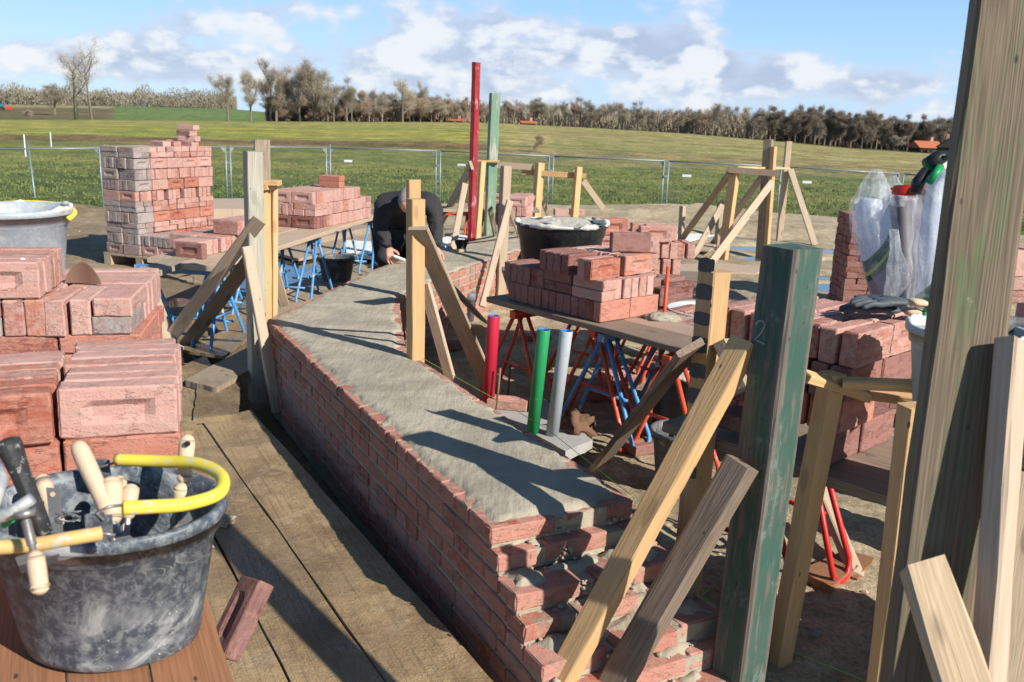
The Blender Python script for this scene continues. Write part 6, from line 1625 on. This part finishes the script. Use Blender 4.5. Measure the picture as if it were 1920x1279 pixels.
def rings_px(rows, dep, bd, f, tw, dense=4):
    """rows: (picture row, left column, right column) from bottom to top"""
    out = []
    for (r0, r1) in zip(rows, rows[1:]):
        for k in range(dense):
            t = k / dense; y_ = r0[0] + (r1[0] - r0[0]) * t; a = r0[1] + (r1[1] - r0[1]) * t; b = r0[2] + (r1[2] - r0[2]) * t
            p, q = D(a, y_, dep), D(b, y_, dep); w = (q - p).length / 2; out.append(((p + q) / 2, w, min(bd, w * 1.1), f, tw))
    y_, a, b = rows[-1]; p, q = D(a, y_, dep), D(b, y_, dep); w = (q - p).length / 2; out.append(((p + q) / 2, w, min(bd, w), f, tw)); return out
def bag(rows, dep, label, mat, film, seed):
    R_ = rings_px(rows, dep, .085, .05, seed); c = R_[0][0]
    o = empty('cement_bag', tuple(c), 0, label=label, cat='bag', group='cement bags in clear film')
    loft(R_).obj('sack', mat, o, smooth=True)
    if film: 
        F_ = rings_px(film, dep - .01, .115, .13, seed + 2, 7); loft(F_, 64).obj('clear_film', FILM, o, smooth=True)
    return o
ZB = .56
def rowz(px, dep, z):
    z0, z1 = D(px, 500, dep).z, D(px, 700, dep).z; return 500 + 200 * (z - z0) / (z1 - z0)
bA = bag([(rowz(1660, 4.85, ZB), 1648, 1704), (520, 1622, 1690), (440, 1606, 1672), (390, 1604, 1665), (372, 1615, 1655)], 4.85, 'left white sack with dark green and yellow stripes under clear film knotted to a peak', SACK,
         [(590, 1655, 1668), (560, 1640, 1690), (500, 1618, 1692), (430, 1598, 1678), (385, 1596, 1676), (355, 1612, 1668), (335, 1622, 1660), (322, 1632, 1654), (318, 1638, 1648)], 3)
bB = bag([(rowz(1780, 4.60, ZB), 1715, 1840), (560, 1716, 1845), (470, 1722, 1845), (400, 1728, 1845), (350, 1740, 1840), (325, 1765, 1835)], 4.60, 'right white sack with a green stripe under cloudy film, beside the large post', SACK,
         [(615, 1700, 1842), (540, 1706, 1850), (460, 1712, 1850), (380, 1718, 1850), (340, 1736, 1845), (312, 1765, 1840), (298, 1785, 1835)], 8)
bC = bag([(rowz(1690, 5.02, ZB), 1674, 1716), (500, 1668, 1722), (420, 1664, 1726), (380, 1664, 1728), (366, 1670, 1724)], 5.02, 'grey unprinted sack between the two white cement sacks', SACKG,
         [(385, 1652, 1700), (365, 1652, 1702), (345, 1658, 1690), (330, 1668, 1680)], 12)
tail = loft(rings_px([(592, 1652, 1662), (560, 1656, 1680), (525, 1664, 1712), (500, 1664, 1704), (470, 1670, 1690), (430, 1668, 1684)], 4.62, .02, .16, 5, 6), 30); tail.obj('clear_film', FILM, bA, smooth=True)
# red cable bundle
m = MB(); rn = random.Random(6)
for k in range(7):
    m.tube([D(1675 + rn.uniform(-4, 4), 350 + k * 2.2, 4.82 - k * .01), D(1700, 349 + k * 2.6, 4.76 - k * .01), D(1733 + rn.uniform(-3, 3), 350 + k * 2.4, 4.80)], .0075, 7)
tag(m.obj('red_cable', REDC, smooth=True), 'bundle of red cable lying across the grey sack', 'cable')
# green handled trowel / saw on the right bag
o = empty('hand_saw', tuple(D(1740, 350, 4.45)), 0, label='hand saw with green and black handle lying on the right cement sack', cat='saw')
m = MB(); m.tube([D(1716, 362, 4.45), D(1722, 342, 4.45), D(1738, 320, 4.45)], [.028, .033, .028], 10); m.tube([D(1740, 312, 4.45), D(1760, 296, 4.45), D(1782, 290, 4.45)], [.043, .038, .020], 10); m.obj('grip', BLACKP, o, smooth=True)
m = MB(); m.tube([D(1728, 338, 4.45), D(1748, 306, 4.45)], .025, 10); m.tube([D(1742, 342, 4.40), D(1764, 312, 4.40)], .020, 10); m.tube([D(1775, 291, 4.40), D(1800, 289, 4.40)], .010, 8); m.obj('green_handle', GREEN, o, smooth=True)
m = MB(); a, b, c = D(1760, 285, 4.47), D(1792, 292, 4.47), D(1772, 318, 4.47); m.v = [tuple(v) for v in (a, b, c)] + [tuple(v + V(0, .004, 0)) for v in (a, b, c)]; m.f = [(0, 1, 2), (5, 4, 3), (0, 3, 4, 1), (1, 4, 5, 2), (2, 5, 3, 0)]; m.mi = [0] * 5; m.obj('blade', STEEL, o)
# gloves
def skin_mesh(name, pts, edges, rads, mat, parent=None, sub=2, root_i=0, smooth=True):
    me = bpy.data.meshes.new(name); me.from_pydata([tuple(p) for p in pts], edges, []); o = bpy.data.objects.new(name, me); C.objects.link(o)
    o.modifiers.new('skin', 'SKIN').use_smooth_shade = True
    for v, r in zip(me.skin_vertices[0].data, rads): v.radius = (r, r) if not isinstance(r, tuple) else r
    me.skin_vertices[0].data[root_i].use_root = True
    s = o.modifiers.new('sub', 'SUBSURF'); s.levels = s.render_levels = sub
    dg = bpy.context.evaluated_depsgraph_get(); em = bpy.data.meshes.new_from_object(o.evaluated_get(dg)); o.modifiers.clear(); o.data = em
    em.materials.clear(); em.materials.append(mat)
    n = len(em.vertices); c = Vector(); mz = 1e9
    for v in em.vertices: c += v.co; mz = min(mz, v.co.z)
    c /= max(1, n); c.z = mz; em.transform(Matrix.Translation(-c)); o.location = c
    if parent: adopt(o, parent)
    return o
def glove(px, py, z, yaw, label, seed):
    p = G(px, py, z); o = empty('work_glove', tuple(p), 0, label=label, cat='glove', group='pair of work gloves'); M = yawM(p, yaw); rn = random.Random(seed)
    P = [V(0, 0, .022), V(-.045, 0, .026), V(-.085, -.015, .024)]; E = [(0, 1), (1, 2)]; Rr = [(.036, .013), (.040, .014), (.037, .012)]
    base = 2
    for k in range(4):
        y_ = -.048 + .026 * k; L = (.065, .078, .074, .058)[k]; a = len(P)
        P += [V(-.105, y_, .022), V(-.105 - L * .5, y_ * 1.1 - .004, .026), V(-.105 - L, y_ * 1.12 - .006, .014)]; Rr += [.0098, .0092, .0082]; E += [(base, a), (a, a + 1), (a + 1, a + 2)]
    a = len(P); P += [V(-.055, .045, .022), V(-.095, .075, .02), V(-.125, .082, .014)]; Rr += [.012, .011, .009]; E += [(1, a), (a, a + 1), (a + 1, a + 2)]
    skin_mesh('hand_part', [M @ q for q in P], E, Rr, GLOVE, o)
    skin_mesh('cuff', [M @ V(.0, 0, .022), M @ V(.035, .003, .020), M @ V(.062, .004, .018)], [(0, 1), (1, 2)], [(.036, .014), (.029, .012), (.034, .012)], GLOVEB, o)
    m = MB(); m.tube([M @ V(.062 + .006, .036 * math.cos(t), .018 + .013 * math.sin(t)) for t in [i * .4 for i in range(16)]], .006, 6, close=True); m.obj('cuff_hem', GREEN, o, smooth=True)
glove(1690, 596, ZS + .105, R(-14), 'dark coated work glove nearer the camera, green hem, on the brick stack', 1)
glove(1700, 580, ZS + .135, R(6), 'dark coated work glove lying on top of the other one', 2)

# ------------------------------------------------------------------ the kneeling man
def person():
    Y = 7.3
    def p(px, py, dy=0.0): return atY(px, py, Y + dy)
    o = empty('person', tuple(G(760, 500, .05)), 0, label='man in black jacket kneeling and bending low over the far wall arm, head down, working with his right hand', cat='person')
    o['label'] = 'man in black jacket kneeling behind the wall, bent forward with head down, trowelling mortar'
    # body: pelvis, spine, shoulders, head and arms as one surface
    pel = p(745, 440, .55); sp1 = p(752, 405, .42); sp2 = p(762, 376, .22); chest = p(766, 371, .04); neck = p(757, 384, -.12); head = p(752, 398, -.20); crown = p(750, 416, -.24)
    shL, shR = p(718, 388, -.02), p(812, 384, -.02); elL, elR = p(713, 432, -.10), p(818, 428, -.08); wrL, wrR = p(727, 462, -.22), p(817, 462, -.22)
    P = [pel, sp1, sp2, chest, shL, elL, wrL, shR, elR, wrR]; E = [(0, 1), (1, 2), (2, 3), (3, 4), (4, 5), (5, 6), (3, 7), (7, 8), (8, 9)]
    Rr = [(.17, .15), (.18, .14), (.19, .13), (.16, .12), .088, .062, .046, .088, .062, .046]
    jk = skin_mesh('jacket', P, E, Rr, JACKET, o, sub=3)
    for v in jk.data.vertices:
        q = v.co; d = .012 * nz(q.x * 9, q.y * 9, q.z * 22) + .007 * nz(q.x * 30, q.y * 22, q.z * 40); v.co = q + v.normal * d
    hips = p(745, 445, .50); knL, knR = p(722, 488, .05), p(795, 490, .05); ftL, ftR = p(725, 500, .55), p(795, 500, .55)
    thL = p(735, 460, .35); thR = p(778, 460, .35)
    tr = skin_mesh('trousers', [hips, thL, knL, ftL, thR, knR, ftR], [(0, 1), (1, 2), (2, 3), (0, 4), (4, 5), (5, 6)], [(.17, .15), .105, .082, .062, .105, .082, .062], TROUS, o)
    for q in (ftL, ftR):
        m = MB(); m.lathe([(.02, 0), (.05, .01), (.055, .05), (.045, .085), (.01, .10)], 14, (q.x, q.y + .06, q.z - .06), .9, 1.9); m.obj('boot', RUB, o, smooth=True)
    # head, face turned down; hair around the back
    axis = (crown - neck).normalized(); hd = neck.lerp(crown, .55)
    m = MB(); n = 20; vs = []
    for i in range(n + 1):
        th = math.pi * i / n; r_ = math.sin(th) ** .85; z_ = math.cos(th)
        for k in range(24):
            ph = 2 * math.pi * k / 24; vs.append((.072 * r_ * math.cos(ph) * (1 - .12 * max(0, -z_)), .092 * r_ * math.sin(ph) * (1 - .18 * max(0, -z_)), .118 * z_))
    # local: +z = crown, -y = face; the face looks down towards the wall
    zc = (V(-.15, -.80, -.52)).normalized(); fy = V(0, -.45, -.9); fy = (fy - zc * fy.dot(zc)).normalized(); xx = (-fy).cross(zc).normalized()
    Mh = frame(xx, -fy, zc, p(767, 374, -.27))
    fs = [(i * 24 + k, i * 24 + (k + 1) % 24, (i + 1) * 24 + (k + 1) % 24, (i + 1) * 24 + k) for i in range(n) for k in range(24)]
    m.add(vs, fs, Mh)
    def bump_(c, s, nn=8):
        v2 = []; 
        for i in range(nn + 1):
            for k in range(nn): th = math.pi * i / nn; ph = 2 * math.pi * k / nn; v2.append((c[0] + s[0] * math.sin(th) * math.cos(ph), c[1] + s[1] * math.sin(th) * math.sin(ph), c[2] + s[2] * math.cos(th)))
        m.add(v2, [(i * nn + k, i * nn + (k + 1) % nn, (i + 1) * nn + (k + 1) % nn, (i + 1) * nn + k) for i in range(nn) for k in range(nn)], Mh)
    bump_((0, -.098, -.02), (.014, .022, .024)); bump_((.072, .005, -.01), (.010, .018, .030)); bump_((-.072, .005, -.01), (.010, .018, .030)); bump_((0, -.080, -.065), (.026, .014, .009)); bump_((.03, -.080, .012), (.016, .010, .008)); bump_((-.03, -.080, .012), (.016, .010, .008))
    bump_((0, -.01, -.13), (.05, .06, .07)); m.obj('head', SKIN, o, smooth=True)
    hm = MB(); rn = random.Random(3)
    hv = []
    for i in range(9):
        th = math.pi * (.20 + .52 * i / 8)
        for k in range(24):
            ph = math.pi * (-.22 + 1.44 * k / 23); hv.append((.0765 * math.sin(th) ** .85 * math.cos(ph), .097 * math.sin(th) ** .85 * math.sin(ph), .122 * math.cos(th)))
    hm.add(hv, [(i * 24 + k, i * 24 + k + 1, (i + 1) * 24 + k + 1, (i + 1) * 24 + k) for i in range(8) for k in range(23)], Mh); hm.obj('hair', HAIR, o, smooth=True)
    # hands with five fingers
    def hand(wr, d, pn, sgn, curl, name='hand'):
        d = Vector(d).normalized(); pn = Vector(pn); pn = (pn - d * pn.dot(d)).normalized(); s = d.cross(pn) * sgn
        P = [wr, wr + d * .045, wr + d * .085]; E = [(0, 1), (1, 2)]; Rr = [.026, (.036, .018), (.038, .016)]
        for k in range(4):
            a = len(P); off = s * (-.032 + .0215 * k); L = (.066, .076, .072, .056)[k]
            b0 = wr + d * .092 + off; b1 = b0 + (d * math.cos(curl) - pn * math.sin(curl)) * L * .45; b2 = b1 + (d * math.cos(curl * 2.2) - pn * math.sin(curl * 2.2)) * L * .4; P += [b0, b1, b2]; E += [(2, a), (a, a + 1), (a + 1, a + 2)]; Rr += [.0098, .0090, .0078]
        a = len(P); t0 = wr + d * .035 - s * .036; P += [t0, t0 + (d * .7 - s * .6 - pn * .3).normalized() * .036, t0 + (d * .9 - s * .45 - pn * .5).normalized() * .064]; E += [(1, a), (a, a + 1), (a + 1, a + 2)]; Rr += [.013, .0105, .009]
        skin_mesh(name, P, E, Rr, SKIN, o)
    hand(wrL + V(.0, -.01, -.01), (.28, -.35, -.62), (-.3, -.8, .5), 1, .5)
    hand(wrR + V(.0, -.01, -.005), (.25, -.6, -.45), (.1, -.5, .9), -1, .25)
    return wrL
wr = person()
# pointing tool in his hand
q = atY(745, 484, 7.02); m = MB(); o = empty('jointing_trowel', tuple(q), 0, label="small trowel with pale handle in the kneeling man's hand", cat='trowel')
capsule(m, q + V(-.035, -.015, .02), q + V(.065, -.02, -.012), .012, .012); m.obj('wooden_handle', FOAM, o, smooth=True)
m = MB(); m.tube([q + V(.065, -.02, -.012), q + V(.09, -.02, -.03), q + V(.085, -.02, -.055)], .004, 7); m.box(tuple(q + V(.05, -.02, -.06)), (.09, .025, .004)); m.obj('blade', STEEL, o)
# black kneeling pad
q = G(745, 508, .02); m = MB(); m.box((q.x, q.y + .05, .05), (.55, .25, .05)); tag(m.obj('kneeling_pad', RUB), 'black kneeling pad on the mud beneath the man', 'pad')

# ------------------------------------------------------------------ crumbs of brick and stones on the ground
def litter():
    rn = random.Random(17)
    for (nm, mt, n, lab) in (('stones', simple('pebble', (.36, .32, .26), .9, 40, .3, .4), 900, 'small stones and dried mud crumbs scattered on the site ground'), ('brick_crumbs', BRICK, 260, 'small red brick crumbs scattered on the site ground')):
        m = MB()
        for _ in range(n):
            px, py = rn.uniform(0, 1900), 430 + 850 * rn.random() ** 1.4; g = G(px, py)
            if inpoly((g.x, g.y), WALLPOLY) or g.y > 15: continue
            z = tz(g.x, g.y); r = rn.uniform(.003, .010) * (1 if nm == 'stones' else 1.3) * (1 + .04 * g.y) * (1.6 if rn.random() < .06 else 1)
            vs = [(g.x + dx * r * rn.uniform(.7, 1.3), g.y + dy * r * rn.uniform(.7, 1.3), z + dz * r * rn.uniform(.6, 1)) for dx, dy, dz in ((1, 0, 0), (-1, 0, 0), (0, 1, 0), (0, -1, 0), (0, 0, .9), (0, 0, -.9))]
            m.add(vs, [(0, 2, 4), (2, 1, 4), (1, 3, 4), (3, 0, 4), (2, 0, 5), (1, 2, 5), (3, 1, 5), (0, 3, 5)])
        tag(m.obj(nm, mt), lab, nm.replace('_', ' '), kind='stuff')
litter()

def grass():
    rn = random.Random(23); m = MB()
    mt = mat_bark('grass_blades', (.085, .13, .035), (.23, .24, .09))
    for _ in range(52000):
        px = rn.uniform(-60, 1980); r = 16.5 + 44 * rn.random() ** 1.5; x, y = bearing(px, r)
        lip = lerp_tab(LIP, px) + .8 * nz(x * .7, y * .7, 6) + 1.5
        if r < lip or nz(x * .6, y * .6, 3) < -.25 + .3 * rn.random(): continue
        z = tz(x, y, False); h = rn.uniform(.04, .13) * (1 + .6 * nz(x * .3, y * .3, 7)); w = rn.uniform(.012, .03) * (1 + r * .02); a = rn.uniform(0, 6.28)
        s_ = Vector((math.cos(a), math.sin(a), 0)) * w; p = Vector((x, y, z - .01)); t = p + Vector((rn.gauss(0, .04), rn.gauss(0, .04), h))
        b = len(m.v); m.v += [tuple(p - s_), tuple(p + s_), tuple(t)]; m.f.append((b, b + 1, b + 2)); m.mi.append(0)
    tag(m.obj('grass', mt), 'short rough grass growing below the mound behind the fence', 'grass', kind='stuff')
grass()
